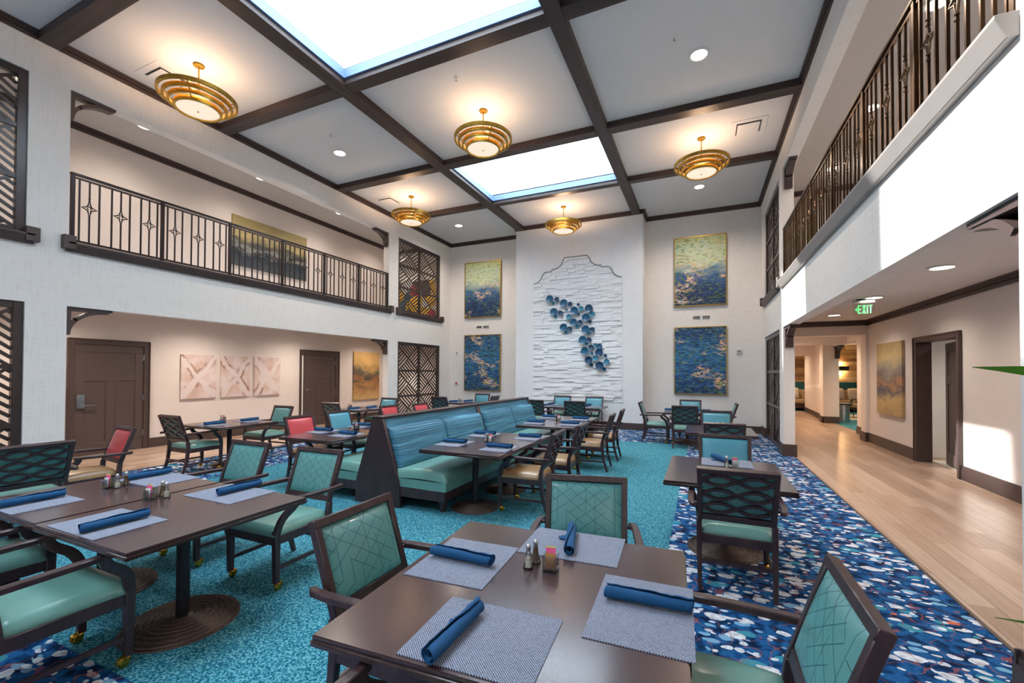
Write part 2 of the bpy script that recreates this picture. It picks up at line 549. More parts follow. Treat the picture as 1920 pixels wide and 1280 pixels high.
def m_planks(name, c0, c1, c2, rot=0.0, length=1.4, width=0.16, rough=0.3):
    t = NT(name)
    v = t.coord(rot=(0, 0, rot))
    br = t.n('ShaderNodeTexBrick')
    br.offset = 0.37; br.inputs['Scale'].default_value = 1.0
    br.inputs['Brick Width'].default_value = length; br.inputs['Row Height'].default_value = width
    br.inputs['Mortar Size'].default_value = 0.003; br.inputs['Mortar Smooth'].default_value = 0.2
    br.inputs['Color1'].default_value = (0.1, 0.1, 0.1, 1); br.inputs['Color2'].default_value = (0.9, 0.9, 0.9, 1)
    br.inputs['Mortar'].default_value = (0.0, 0.0, 0.0, 1)
    t.l(v, br.inputs['Vector'])
    mp = t.n('ShaderNodeMapping'); mp.inputs['Scale'].default_value = (1.6, 20, 20); t.l(v, mp.inputs['Vector'])
    g = t.noise(mp.outputs[0], 1.2, 5, 0.65, 0.5)
    f = t.math('ADD', t.math('MULTIPLY', g, 0.6), t.math('MULTIPLY', br.outputs['Color'], 0.4))
    col = t.ramp(f, [(0.25, c0), (0.5, c1), (0.78, c2)])
    t.color(t.mix(t.math('MULTIPLY', br.outputs['Fac'], 0.7), col, tuple(c * 0.45 for c in c0[:3]) + (1,)))
    t.bump(f, 0.08, 0.003)
    return t.done(rough)
M['floor_wood'] = m_planks('oak floor planks', srgb(146, 118, 100), srgb(172, 144, 124), srgb(194, 170, 150), rot=radians(90))


def m_plankwall():
    t = NT('reclaimed plank wall')
    v = t.coord()
    x, y, z = t.sep(v)
    row = t.math('FLOOR', t.math('DIVIDE', z, 0.14))
    cb = t.n('ShaderNodeCombineXYZ'); t.l(row, cb.inputs[0]); t.l(t.math('FLOOR', t.math('ADD', t.math('DIVIDE', x, 1.3), t.math('MULTIPLY', row, 0.37))), cb.inputs[1])
    wn = t.n('ShaderNodeTexWhiteNoise'); t.l(cb.outputs[0], wn.inputs['Vector'])
    g = t.noise(t.coord(scale=(2, 2, 30)), 1.0, 4)
    f = t.math('ADD', t.math('MULTIPLY', wn.outputs['Value'], 0.6), t.math('MULTIPLY', g, 0.4))
    t.color(t.ramp(f, [(0.2, srgb(120, 84, 56)), (0.5, srgb(180, 140, 98)), (0.8, srgb(214, 186, 150))]))
    return t.done(0.6)
M['plankwall'] = m_plankwall()


# ---- pictures: each a flat picture at its own place
def m_lily(name, seed, warm_top):
    t = NT(name)
    v = t.coord(loc=(seed, 0, seed * 0.7))
    gx, gy, gz = t.sep(t.coord('Generated'))
    wob = t.noise(t.coord(scale=(1.2, 1, 3), loc=(seed, 0, 0)), 2.0, 3)
    h = t.math('ADD', gz, t.math('MULTIPLY', t.math('SUBTRACT', wob, 0.5), 0.35))
    if warm_top:
        g = t.ramp(h, [(0.0, srgb(24, 50, 92)), (0.3, srgb(34, 70, 124)), (0.46, srgb(66, 104, 150)), (0.56, srgb(146, 172, 178)), (0.7, srgb(186, 198, 166)), (0.85, srgb(180, 202, 180)), (1.0, srgb(198, 202, 140))])
    else:
        g = t.ramp(h, [(0.0, srgb(16, 54, 98)), (0.3, srgb(20, 84, 142)), (0.6, srgb(28, 108, 160)), (0.85, srgb(22, 74, 130)), (1.0, srgb(22, 54, 100))])
    st = t.noise(t.coord(scale=(5, 1, 24), loc=(seed, 0, 0)), 1.2, 5, 0.65, 0.4)
    if warm_top:
        col = t.mix(t.ramp(st, [(0.46, (0, 0, 0, 1)), (0.52, (1, 1, 1, 1))]), g, t.ramp(h, [(0.2, srgb(20, 40, 80)), (0.45, srgb(52, 88, 136)), (0.62, srgb(206, 210, 168)), (0.85, srgb(196, 208, 170)), (1, srgb(208, 206, 140))]))
    else:
        col = t.mix(t.ramp(st, [(0.53, (0, 0, 0, 1)), (0.6, (1, 1, 1, 1))]), g, srgb(18, 34, 72))
        col = t.mix(t.ramp(st, [(0.40, (0.6, 0.6, 0.6, 1)), (0.46, (0, 0, 0, 1))]), col, srgb(96, 152, 186))
    fl = t.noise(t.coord(scale=(7, 1, 17), loc=(seed * 3, 0, 0)), 1.3, 4, 0.62, 0.3)
    reg = t.noise(t.coord(scale=(1.0, 1, 1.7), loc=(seed * 5, 0, 0)), 1.3, 2)
    sp = t.math('MULTIPLY', t.ramp(fl, [(0.48, (0, 0, 0, 1)), (0.54, (1, 1, 1, 1))]), t.ramp(reg, [(0.55, (0, 0, 0, 1)), (0.61, (1, 1, 1, 1))]))
    hue = t.ramp(t.noise(t.coord(scale=(3, 1, 6), loc=(seed * 7, 0, 0)), 2.0, 2), [(0.35, srgb(232, 206, 120)), (0.5, srgb(226, 168, 150)), (0.65, srgb(214, 220, 214))])
    if warm_top:
        sp = t.math('MULTIPLY', sp, t.ramp(gz, [(0.45, (1, 1, 1, 1)), (0.75, (0.25, 0.25, 0.25, 1))]))
    col = t.mix(sp, col, hue)
    gr = t.math('MULTIPLY', t.ramp(t.noise(t.coord(scale=(4, 1, 14), loc=(seed * 9, 0, 0)), 2.0, 3), [(0.56, (0, 0, 0, 1)), (0.62, (1, 1, 1, 1))]), 0.7)
    t.color(t.mix(gr, col, srgb(104, 140, 62)))
    return t.done(0.5)


def m_cross(name, seed):
    t = NT(name)
    gx, gy, gz = t.sep(t.coord('Generated'))
    n = t.noise(t.coord(scale=(1, 1, 1), loc=(0, seed, seed)), 2.2, 3)
    w = t.math('MULTIPLY', t.math('SUBTRACT', n, 0.5), 0.5)
    x = t.math('ADD', t.math('SUBTRACT', gy, 0.5), w); z = t.math('SUBTRACT', gz, 0.47)
    d1 = t.math('ABSOLUTE', t.math('SUBTRACT', x, z)); d2 = t.math('ABSOLUTE', t.math('ADD', x, z))
    d = t.math('MINIMUM', d1, d2)
    edge = t.math('ABSOLUTE', t.math('SUBTRACT', d, 0.12))
    m = t.math('LESS_THAN', d, 0.12)
    base = t.ramp(t.noise(t.coord(loc=(0, seed * 2, 0)), 3, 3), [(0.35, srgb(206, 178, 166)), (0.65, srgb(226, 212, 212))])
    col = t.mix(t.math('MULTIPLY', m, 0.8), base, srgb(226, 214, 214))
    br = t.math('MULTIPLY', t.ramp(edge, [(0.0, (1, 1, 1, 1)), (0.07, (0, 0, 0, 1))]), t.ramp(t.noise(t.coord(loc=(0, seed * 4, seed)), 2.6, 2), [(0.48, (0, 0, 0, 1)), (0.62, (1, 1, 1, 1))]))
    t.color(t.mix(br, col, srgb(142, 92, 66)))
    return t.done(0.6)


def m_haze(name, seed, stops, blot, axis='y'):
    """loose abstract landscape: soft bands of colour and darker smears"""
    t = NT(name)
    gz = t.sep(t.coord('Generated'))[2]
    n = t.noise(t.coord(scale=(1.4, 1.4, 2.2), loc=(seed, seed, 0)), 1.4, 4, 0.6)
    h = t.math('ADD', gz, t.math('MULTIPLY', t.math('SUBTRACT', n, 0.5), 0.55))
    col = t.ramp(h, stops)
    s = t.noise(t.coord(scale=(1, 1, 4), loc=(seed * 2, seed, seed)), 1.6, 4)
    band = t.ramp(gz, [(0.15, (0, 0, 0, 1)), (0.4, (1, 1, 1, 1)), (0.7, (0, 0, 0, 1))])
    col = t.mix(t.math('MULTIPLY', t.ramp(s, [(0.5, (0, 0, 0, 1)), (0.62, (1, 1, 1, 1))]), band), col, blot)
    t.color(col)
    return t.done(0.55)

# ================================================================== THE SETTING
# ---- floor: wood everywhere, carpet inlays on top
b = MB(); b.box(XGL - WT, XGR + 1.5, YN, 23.5, -0.12, 0.0)
struct(b.build('floor', M['floor_wood']), 'oak plank floor running past the carpet', 'floor')
b = MB(); b.box(XGR + 0.26, XGR + 1.7, 8.9, 11.0, -0.1, 0.002)
struct(b.build('floor', M['doorway_floor']), 'pale floor inside the right doorway', 'floor')
b = MB(); b.box(XL - 0.1, 1.69, YN, YF, -0.02, 0.006)
tag(b.build('floral_carpet', M['floral']), 'navy floral carpet bordering the teal carpet and tables', 'carpet', kind='structure')
b = MB(); b.box(-6.95, -0.293, 1.29, 10.72, 0.0, 0.009)
tag(b.build('teal_carpet', M['teal_carpet']), 'plain speckled teal carpet in the middle of the hall', 'carpet', kind='structure')
b = MB(); b.box(1.69, 1.715, YN, YF, 0.0, 0.012)
struct(b.build('trim_1', M['trim']), 'dark edge strip between floral carpet and right plank floor', 'trim')
b = MB(); b.box(XL - 0.125, XL - 0.1, YN, YF, 0.0, 0.012)
struct(b.build('trim_2', M['trim']), 'dark edge strip between carpet and left plank floor', 'trim')

# ---- ceiling with three skylight openings
xs = sorted([XGL - WT, XGR + WT, BX[0][1], BX[1][0]])
b = MB()
b.box(XL - WT, BX[0][1], YN, YF + 0.2, ZC, ZC + 0.15)
b.box(BX[1][0], XR + WT, YN, YF + 0.2, ZC, ZC + 0.15)
ys = [YN]
for s in sorted(SKYL, key=lambda q: q[2]): ys += [s[2], s[3]]
ys.append(YF + 0.2)
for i in range(0, len(ys), 2): b.box(BX[0][1], BX[1][0], ys[i], ys[i + 1], ZC, ZC + 0.15)
struct(b.build('ceiling', M['ceil']), 'flat white hall ceiling between dark beams', 'ceiling')

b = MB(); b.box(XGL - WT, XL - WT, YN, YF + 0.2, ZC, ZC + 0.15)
struct(b.build('ceiling_gallery_left', M['gal_ceil_shade']), 'ceiling of the left upper gallery, greyed for shade', 'ceiling')
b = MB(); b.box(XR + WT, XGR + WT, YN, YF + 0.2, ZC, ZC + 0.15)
struct(b.build('ceiling_gallery_right', M['gal_ceil_shade']), 'ceiling of the right upper gallery, greyed for shade', 'ceiling')
SHT = 7.10
for k, (x0, x1, y0, y1) in enumerate(SKYL):
    w = bpy.data.objects.new('window_%d' % (k + 1), None); COL.objects.link(w)
    struct(w, ['larger white skylight nearest overhead', 'smaller white skylight towards the stone panel', 'skylight behind the camera'][k], 'skylight')
    t = 0.12
    s = MB()
    s.box(x0 - t, x0, y0 - t, y1 + t, ZC, SHT); s.box(x1, x1 + t, y0 - t, y1 + t, ZC, SHT)
    s.box(x0, x1, y0 - t, y0, ZC, SHT); s.box(x0, x1, y1, y1 + t, ZC, SHT)
    s.build('shaft', M['shaft'], w)
    s = MB(); e = 0.035
    s.box(x0, x0 + e, y0, y1, ZC - 0.03, ZC + 0.11); s.box(x1 - e, x1, y0, y1, ZC - 0.03, ZC + 0.11)
    s.box(x0 + e, x1 - e, y0, y0 + e, ZC - 0.03, ZC + 0.11); s.box(x0 + e, x1 - e, y1 - e, y1, ZC - 0.03, ZC + 0.11)
    s.build('frame', M['frame_alu'], w)
    s = MB(); s.box(x0 - t, x1 + t, y0 - t, y1 + t, SHT, SHT + 0.012); s.build('pane', M['pane'], w)
    pl = bpy.data.lights.new('skylight_portal', 'AREA'); pl.shape = 'RECTANGLE'
    pl.size = x1 - x0; pl.size_y = y1 - y0; pl.cycles.is_portal = True
    po = bpy.data.objects.new('skylight_portal', pl); COL.objects.link(po)
    po.location = ((x0 + x1) / 2, (y0 + y1) / 2, SHT - 0.01)

# ---- beams
for i, (x0, x1) in enumerate(BX):
    b = MB(); b.box(x0, x1, YN, YP, ZB, ZC + 0.01)
    struct(b.build('ceiling_beam', M['stain_y'], bevel=0.008, seg=1), ['dark long ceiling beam on the left of the skylights', 'dark long ceiling beam on the right of the skylights'][i], 'beam')
cols = [(XL, BX[0][0]), (BX[0][1], BX[1][0]), (BX[1][1], XR)]
for j, (y0, y1) in enumerate(BY):
    for c, (x0, x1) in enumerate(cols):
        b = MB(); b.box(x0, x1, y0, y1, ZB, ZC + 0.01)
        struct(b.build('ceiling_beam', M['stain'], bevel=0.008, seg=1),
               'dark cross beam %d from the near end, %s bay' % (j + 1, ['left', 'middle', 'right'][c]), 'beam')

# ---- crown mouldings: two-step dark profile
def crown(b, x0, y0, x1, y1, nx, ny, z0=ZB, z1=ZC, d=0.075):
    """run from (x0,y0) to (x1,y1), projecting along (nx,ny)"""
    h = z1 - z0
    for p, a, c in ((0.35, 0.0, 0.38), (0.62, 0.46, 0.72), (1.0, 0.72, 1.0)):
        if nx:
            b.box(x0, x0 + nx * d * p, y0, y1, z0 + a * h, z0 + c * h + 0.001)
        else:
            b.box(x0, x1, y0, y0 + ny * d * p, z0 + a * h, z0 + c * h + 0.001)
    return b
b = MB()
for y0, y1 in zip([YN] + [q[1] for q in BY], [q[0] for q in BY] + [YF]): crown(b, XL, y0, XL, y1, 1, 0)
struct(b.build('trim_3', M['trim']), 'dark crown moulding along the left hall wall', 'moulding')
b = MB()
for y0, y1 in zip([YN] + [q[1] for q in BY], [q[0] for q in BY] + [YF]): crown(b, XR, y0, XR, y1, -1, 0)
struct(b.build('trim_4', M['trim']), 'dark crown moulding along the right hall wall', 'moulding')
PX0, PX1 = -5.604, -1.575
b = MB()
crown(b, XL, YF, PX0, YF, 0, -1); crown(b, PX1, YF, XR, YF, 0, -1)
crown(b, PX0, YP, PX1, YP, 0, -1); crown(b, PX0, YP - 0.07, PX0, YF, -1, 0); crown(b, PX1, YP - 0.07, PX1, YF, 1, 0)
struct(b.build('trim_5', M['trim']), 'dark crown moulding across the far wall and pier', 'moulding')
b = MB(); crown(b, XGL, YN, XGL, YF, 1, 0); crown(b, XGL, YF, XL - WT, YF, 0, -1)
struct(b.build('trim_6', M['trim']), 'dark crown moulding of the left upper gallery', 'moulding')
b = MB(); crown(b, XGR, YN, XGR, 13.3, -1, 0); crown(b, XR + WT, 13.3, XGR, 13.3, 0, -1)
struct(b.build('trim_7', M['trim']), 'dark crown moulding of the right upper gallery', 'moulding')
b = MB(); crown(b, XGR, YN, XGR, 13.3, -1, 0, 2.88, ZG); crown(b, XR + WT, 13.3, XGR, 13.3, 0, -1, 2.88, ZG)
struct(b.build('trim_8', M['trim']), 'dark crown moulding of the right lower corridor', 'moulding')

# ---- side walls with openings (same on both sides)
LAT_N, MAIN, LAT_F = (0.35, 2.68), (3.11, 10.21), (10.65, 12.98)
def side_wall(name, x0, x1, label):
    b = MB()
    sol = [(YN, LAT_N[0]), (LAT_N[1], MAIN[0]), (MAIN[1], LAT_F[0]), (LAT_F[1], YF)]
    for y0, y1 in sol: b.box(x0, x1, y0, y1, 0, ZC)
    for y0, y1 in (LAT_N, MAIN, LAT_F):
        b.box(x0, x1, y0, y1, ZFB, ZSILL); b.box(x0, x1, y0, y1, ZOT, ZC)
    return struct(b.build(name, M['wall'], fix=False), label, 'wall')
side_wall('wall_left', XL - WT, XL, 'white textured left hall wall with two storeys of openings')
side_wall('wall_right', XR, XR + WT, 'white right hall wall with balcony fascia and openings')
b = MB(); b.box(XGL, PX0, YF, YF + 0.2, 0, ZC); b.box(PX1, XR + WT, YF, YF + 0.2, 0, ZC)
struct(b.build('wall_far', M['wall']), 'textured far wall either side of the pier', 'wall')
b = MB()
b.box(PX0, PX1, YP, YF + 0.2, 0, ZC)
struct(b.build('wall_pier', M['pier']), 'smooth white pier carrying the stone panel', 'wall')
b = MB(); b.box(XGL - WT, XGR + WT, YN - 0.2, YN, 0, ZC)
struct(b.build('wall_near', M['wall']), 'plain near wall behind the camera', 'wall')
D1 = (4.03, 5.35, 2.29)     # y range and top of door frames in the left back wall
D2 = (9.20, 10.70, 2.33)
D3 = (9.13, 10.73, 2.36)
b = MB()
b.box(XGL - WT, XGL, YN, YF + 0.2, 0, ZC)
struct(b.build('wall_gallery', M['beige']), 'warm white back wall of the left galleries', 'wall')
b = MB()
b.box(XGR, XGR + WT, YN, D3[0], 0, ZC); b.box(XGR, XGR + WT, D3[1], 13.3, 0, ZC); b.box(XGR, XGR + WT, D3[0], D3[1], D3[2], ZC)
struct(b.build('wall_corridor', M['beige']), 'warm white back wall of the right corridor', 'wall')
b = MB()
b.box(XR + WT, XGR, 13.3, 13.67, 2.65, ZC); b.box(3.73, XGR, 13.3, 13.67, 0, 2.65)
struct(b.build('wall_corridor_end', M['beige']), 'header wall over the opening at the corridor end', 'wall')
# gallery slabs
b = MB(); b.box(XGL, XL - WT, YN, YF, ZG, 3.42)
struct(b.build('floor_gallery_left', M['ceil']), 'slab of the left balcony', 'slab')
b = MB(); b.box(XR + WT, XGR, YN, 13.3, ZG, 3.42)
struct(b.build('ceiling_corridor', M['ceil']), 'grey white corridor ceiling under the right balcony', 'ceiling')

# ---- ledges under the balcony openings and upper screens
def ledge(x, sgn, y0, y1, label, n, mat='trim'):
    b = MB()
    b.prism([(x - sgn * 0.2, ZSILL), (x, ZSILL - 0.03), (x + sgn * 0.05, ZSILL - 0.03), (x + sgn * 0.1, ZSILL + 0.08), (x + sgn * 0.1, ZSILL + 0.105), (x - sgn * 0.2, ZSILL + 0.105)], 'xz', y0, y1)
    for ya, yb in (((y0 - 0.05, y0 + 0.09), (y1 - 0.09, y1 + 0.05)) if mat == 'trim' else ((y1 - 0.09, y1 + 0.05),)):
        b.box(x, x + sgn * 0.1, ya, yb, ZSILL + 0.0, ZSILL + 0.2)
    return struct(b.build('trim_%d' % n, M[mat], bevel=0.004, seg=1, angle=15), label, 'ledge')
ledge(XL, 1, MAIN[0] - 0.03, MAIN[1] + 0.09, 'dark timber ledge under the left balcony railing', 9)
ledge(XL, 1, LAT_F[0] - 0.06, LAT_F[1] + 0.06, 'dark timber ledge under the far left upper screen', 10)
ledge(XL, 1, LAT_N[0] - 0.06, LAT_N[1] + 0.06, 'dark timber ledge under the near left upper screen', 11)
ledge(XR, -1, MAIN[0] - 0.03, MAIN[1] + 0.09, 'pale lit ledge under the right balcony railing', 12, 'ledge_pale')
ledge(XR, -1, LAT_F[0] - 0.06, LAT_F[1] + 0.06, 'dark timber ledge under the far right upper screen', 13)

# ---- baseboards
def skirting(b, x0, y0, x1, y1, nx, ny, h=0.2):
    for d, z0, z1 in ((0.03, 0, h * 0.68), (0.022, h * 0.68, h * 0.84), (0.013, h * 0.84, h)):
        if nx: b.box(x0, x0 + nx * d, y0, y1, z0, z1 + 0.001)
        else: b.box(x0, x1, y0, y0 + ny * d, z0, z1 + 0.001)
b = MB(); skirting(b, PX0, YP, PX1, YP, 0, -1); skirting(b, PX1, YP - 0.03, PX1, YF, 1, 0); skirting(b, PX0, YP - 0.03, PX0, YF, -1, 0)
skirting(b, PX1, YF, XR, YF, 0, -1); skirting(b, XL, YF, PX0, YF, 0, -1)
struct(b.build('baseboard_far', M['trim']), 'dark baseboard along the far wall and pier', 'baseboard')
b = MB()
for y0, y1 in ((YN, LAT_N[0]), (LAT_N[1], MAIN[0]), (MAIN[1], LAT_F[0]), (LAT_F[1], YF)):
    skirting(b, XR, y0, XR, y1, -1, 0, 0.24); skirting(b, XR + WT, y0, XR + WT, y1, 1, 0, 0.24)
for y, s in ((MAIN[0], 1), (MAIN[1], -1), (LAT_F[0], 1), (LAT_F[1], -1), (LAT_N[1], -1)):
    skirting(b, XR - 0.03, y, XR + WT + 0.03, y, 0, s, 0.24)
struct(b.build('baseboard_right', M['trim']), 'dark stepped baseboard of the right hall pillars', 'baseboard')
b = MB()
for y0, y1 in ((YN, LAT_N[0]), (LAT_N[1], MAIN[0]), (MAIN[1], LAT_F[0]), (LAT_F[1], YF)): skirting(b, XL, y0, XL, y1, 1, 0)
struct(b.build('baseboard_left', M['trim']), 'dark baseboard of the left hall pillars', 'baseboard')
b = MB()
for y0, y1 in ((YN, D1[0]), (D1[1], D2[0]), (D2[1], YF)): skirting(b, XGL, y0, XGL, y1, 1, 0)
struct(b.build('baseboard_gallery', M['trim']), 'dark baseboard of the left gallery back wall', 'baseboard')
b = MB()
for y0, y1 in ((YN, D3[0]), (D3[1], 13.3)): skirting(b, XGR, y0, XGR, y1, -1, 0, 0.22)
skirting(b, 3.73, 13.3, 3.73, 13.67, -1, 0, 0.22); skirting(b, 3.70, 13.3, XGR, 13.3, 0, -1, 0.22)
struct(b.build('baseboard_corridor', M['trim']), 'dark baseboard of the right corridor', 'baseboard')

# ---- doors
def door_frame(b, x, sgn, y0, y1, z1, w=0.1, d=0.04, depth=0.0):
    b.box(x - sgn * depth, x + sgn * d, y0, y0 + w, 0, z1); b.box(x - sgn * depth, x + sgn * d, y1 - w, y1, 0, z1)
    b.box(x - sgn * depth, x + sgn * d, y0 + w, y1 - w, z1 - w, z1)
    b.box(x, x + sgn * (d + 0.015), y0 - 0.012, y0 + 0.012, 0, z1); b.box(x, x + sgn * (d + 0.015), y1 - 0.012, y1 + 0.012, 0, z1)
    b.box(x, x + sgn * (d + 0.015), y0, y1, z1 - 0.012, z1 + 0.012)
def door_leaf(width, height):
    """leaf standing in local y 0..width, thickness along x, with one top panel and two tall panels cut in"""
    b = MB(); s = 0.15; t = 0.012
    b.box(-0.04, 0.0, 0, width, 0.01, height)
    zs = height * 0.70
    for y0, y1, z0, z1 in ((0, width, 0.01, 0.24), (0, width, height - s, height), (s, width - s, zs - s / 2, zs + s / 2), (0, s, 0.24, height - s), (width - s, width, 0.24, height - s), (width / 2 - s / 2, width / 2 + s / 2, 0.24, zs - s / 2)):
        b.box(0.0, t, y0, y1, z0, z1)
    return b
def hinge_mb(y, z):
    b = MB(); b.tube([(0.022, y, z - 0.06), (0.022, y, z + 0.06)], 0.013, 8); b.box(0.0, 0.018, y - 0.02, y + 0.02, z - 0.06, z + 0.06); return b
def lever(y, z, dr):
    b = MB(); b.lathe([(0.001, 0.0), (0.03, 0.0), (0.03, 0.015), (0.012, 0.02), (0.012, 0.05), (0.001, 0.05)], 16, (0.012, y, z), 'x')
    b.sweep([(0.055, y, z), (0.06, y + dr * 0.06, z), (0.055, y + dr * 0.14, z)], 0.014, 0.02); return b

d = bpy.data.objects.new('door_1', None); COL.objects.link(d); d.location = (XGL, 0, 0)
struct(d, 'wide brown panelled door with keypad lock in left gallery', 'door')
b = MB(); door_frame(b, 0, 1, *D1); b.build('frame', M['trim'], d, bevel=0.004, seg=1)
lf = door_leaf(D1[1] - D1[0] - 0.2, D1[2] - 0.1); o = lf.build('door_panel', M['door'], d, bevel=0.004, seg=1); o.location = (0.005, D1[0] + 0.1, 0)
b = MB(); b.box(0.012, 0.04, 0.03, 0.15, 0.93, 1.20); b.box(0.04, 0.046, 0.05, 0.13, 1.06, 1.17)
b.sweep([(0.07, 0.09, 0.985), (0.075, 0.2, 0.985), (0.07, 0.3, 0.985)], 0.02, 0.026); b.tube([(0.03, 0.09, 0.985), (0.075, 0.09, 0.985)], 0.02, 10)
h = b.build('keypad_lock', M['chrome'], d, bevel=0.003, seg=1); h.location = (0.005, D1[0] + 0.1, 0)
for z in (0.35, 1.1, 1.95):
    h = hinge_mb(D1[1] - D1[0] - 0.2, z).build('hinge', M['chrome'], d); h.location = (0.005, D1[0] + 0.1, 0)

d = bpy.data.objects.new('door_2', None); COL.objects.link(d); d.location = (XGL, 0, 0)
struct(d, 'brown door beside the three cross-pattern canvases', 'door')
b = MB(); door_frame(b, 0, 1, *D2, w=0.15); b.build('frame', M['trim'], d, bevel=0.004, seg=1)
lf = door_leaf(D2[1] - D2[0] - 0.3, D2[2] - 0.15); o = lf.build('door_panel', M['door'], d, bevel=0.004, seg=1); o.location = (0.005, D2[0] + 0.15, 0)
h = lever(0.08, 1.12, 1).build('handle', M['chrome'], d); h.location = (0.005, D2[0] + 0.15, 0)
b = MB(); b.box(0.02, 0.05, D2[0] + 0.045, D2[0] + 0.085, 0.02, D2[2] - 0.17); b.build('bright_gap_strip', M['white'], d)  # white strip paints in the bright gap beside the ajar leaf
for z in (1.0, 1.95):
    h = hinge_mb(D2[1] - D2[0] - 0.3, z).build('hinge', M['chrome'], d); h.location = (0.005, D2[0] + 0.15, 0)

d = bpy.data.objects.new('door_3', None); COL.objects.link(d); d.location = (XGR, 0, 0)
struct(d, 'deep brown doorway with door ajar in right corridor', 'door')
b = MB(); door_frame(b, 0, -1, *D3, w=0.09, depth=0.2); b.build('frame', M['trim'], d, bevel=0.004, seg=1)
lf = door_leaf(1.38, D3[2] - 0.12)
o = lf.build('door_panel', M['door'], d, bevel=0.004, seg=1)
o.location = (0.12, D3[0] + 0.10, 0); o.rotation_euler = (0, 0, radians(-11)); o.scale = (-1, 1, 1)
for z in (0.35, 1.12, 1.9):
    bb = MB(); bb.tube([(-0.03, 0, z - 0.07), (-0.03, 0, z + 0.07)], 0.018, 8); bb.box(-0.03, 0.0, -0.025, 0.06, z - 0.07, z + 0.07)
    h = bb.build('hinge', M['chrome'], d); h.location = (0.12, D3[0] + 0.15, 0)
b = MB(); b.box(XGR + 1.5, XGR + 1.6, 8.6, 11.4, 0, 2.7)
struct(b.build('wall_room', M['pier']), 'white wall of the room behind the right doorway', 'wall')
b = MB(); b.box(XGR + WT, XGR + 1.6, 8.6, 11.4, 2.7, 2.75); b.box(XGR + WT, XGR + 1.6, 11.35, 11.45, 0, 2.7); b.box(XGR + WT, XGR + 1.6, 8.55, 8.65, 0, 2.7)
struct(b.build('wall_room_sides', M['pier']), 'side walls and lid of the room behind the right doorway', 'wall')
b = MB(); skirting(b, XGR + 1.5, 8.65, XGR + 1.5, 11.35, -1, 0, 0.2)
struct(b.build('baseboard_room', M['trim']), 'dark baseboard inside the right doorway', 'baseboard')

# ---- the corridor beyond and the lounge
b = MB(); b.box(1.52, 1.716, 13.875, 24.2, 0, 3.0)
struct(b.build('wall_hall_left', M['beige']), 'warm wall hidden beyond the right pillar', 'wall')
b = MB()
b.box(4.02, 4.14, 13.67, 15.06, 0, 3.0); b.box(XGR, 4.02, 13.67, 13.85, 0, 3.0)
b.box(4.02, 4.25, 15.06, 17.75, 2.62, 3.0)
struct(b.build('wall_hall_right', M['beige']), 'warm wall and header left of the lounge opening', 'wall')
b = MB()
b.box(3.80, 4.25, 17.75, 18.1, 0, 3.0)
b.prism([(3.80, 18.1), (4.02, 19.3), (4.22, 22.9), (4.35, 22.9), (4.2, 18.1)], 'xy', 0, 3.0)
struct(b.build('wall_hall_pier', M['beige']), 'warm angled wall between the two lounge openings', 'wall')
b = MB(); b.box(1.716, 4.02, 16.0, 16.3, 2.58, 3.0)
struct(b.build('wall_hall_header', M['beige']), 'second warm header further along the corridor', 'wall')
b = MB(); b.box(1.716, 4.3, 20.5, 20.8, 2.4, 3.0)
struct(b.build('wall_hall_lintel', M['beige']), 'last warm header before the lounge', 'wall')
b = MB(); b.box(1.72, 10.5, 13.68, 24.4, 3.0, 3.1)
struct(b.build('ceiling_lounge', M['ceil']), 'ceiling of the corridor end and lounge', 'ceiling')
b = MB(); b.box(1.72, 10.5, 24.0, 24.2, 0, 3.0)
struct(b.build('wall_lounge', M['plankwall']), 'reclaimed plank wall behind the lounge sofa', 'wall')
b = MB(); b.box(10.4, 10.5, 13.8, 24.0, 0, 3.0); b.box(4.25, 10.4, 13.7, 13.8, 0, 3.0)
struct(b.build('wall_lounge_side', M['beige']), 'side walls of the lounge', 'wall')
b = MB(); b.box(1.716, 10.4, 23.96, 24.0, 0, 1.30)
struct(b.build('trim_14', M['teal_wall']), 'dark teal wainscot behind the lounge sofa', 'wainscot')
b = MB(); b.box(4.14, 10.5, 13.8, 24.0, -0.1, 0.006); b.box(1.716, 4.3, 22.9, 24.0, -0.1, 0.006)
struct(b.build('floor_lounge', M['teal_carpet']), 'teal lounge carpet beyond the openings', 'floor')
b = MB(); skirting(b, 4.02, 13.67, 4.02, 15.06, -1, 0, 0.2); skirting(b, 3.77, 17.75, 4.25, 17.75, 0, -1, 0.22); skirting(b, 3.80, 17.72, 3.80, 18.1, -1, 0, 0.22)
b.prism([(3.78, 18.1), (4.0, 19.3), (4.2, 22.9), (4.24, 22.9), (4.04, 19.3), (3.84, 18.1)], 'xy', 0, 0.2)
struct(b.build('baseboard_hall', M['trim']), 'dark baseboard of the angled corridor walls', 'baseboard')

# ---- stone panel in the pier with its curved border
def arc(cx, cz, r, a0, a1, n=7):
    return [(cx + r * cos(radians(a0 + (a1 - a0) * i / n)), cz + r * sin(radians(a0 + (a1 - a0) * i / n))) for i in range(n + 1)]
SXC = (-4.97 - 2.17) / 2
half = [(0.0, 5.285), (0.36, 5.285)]
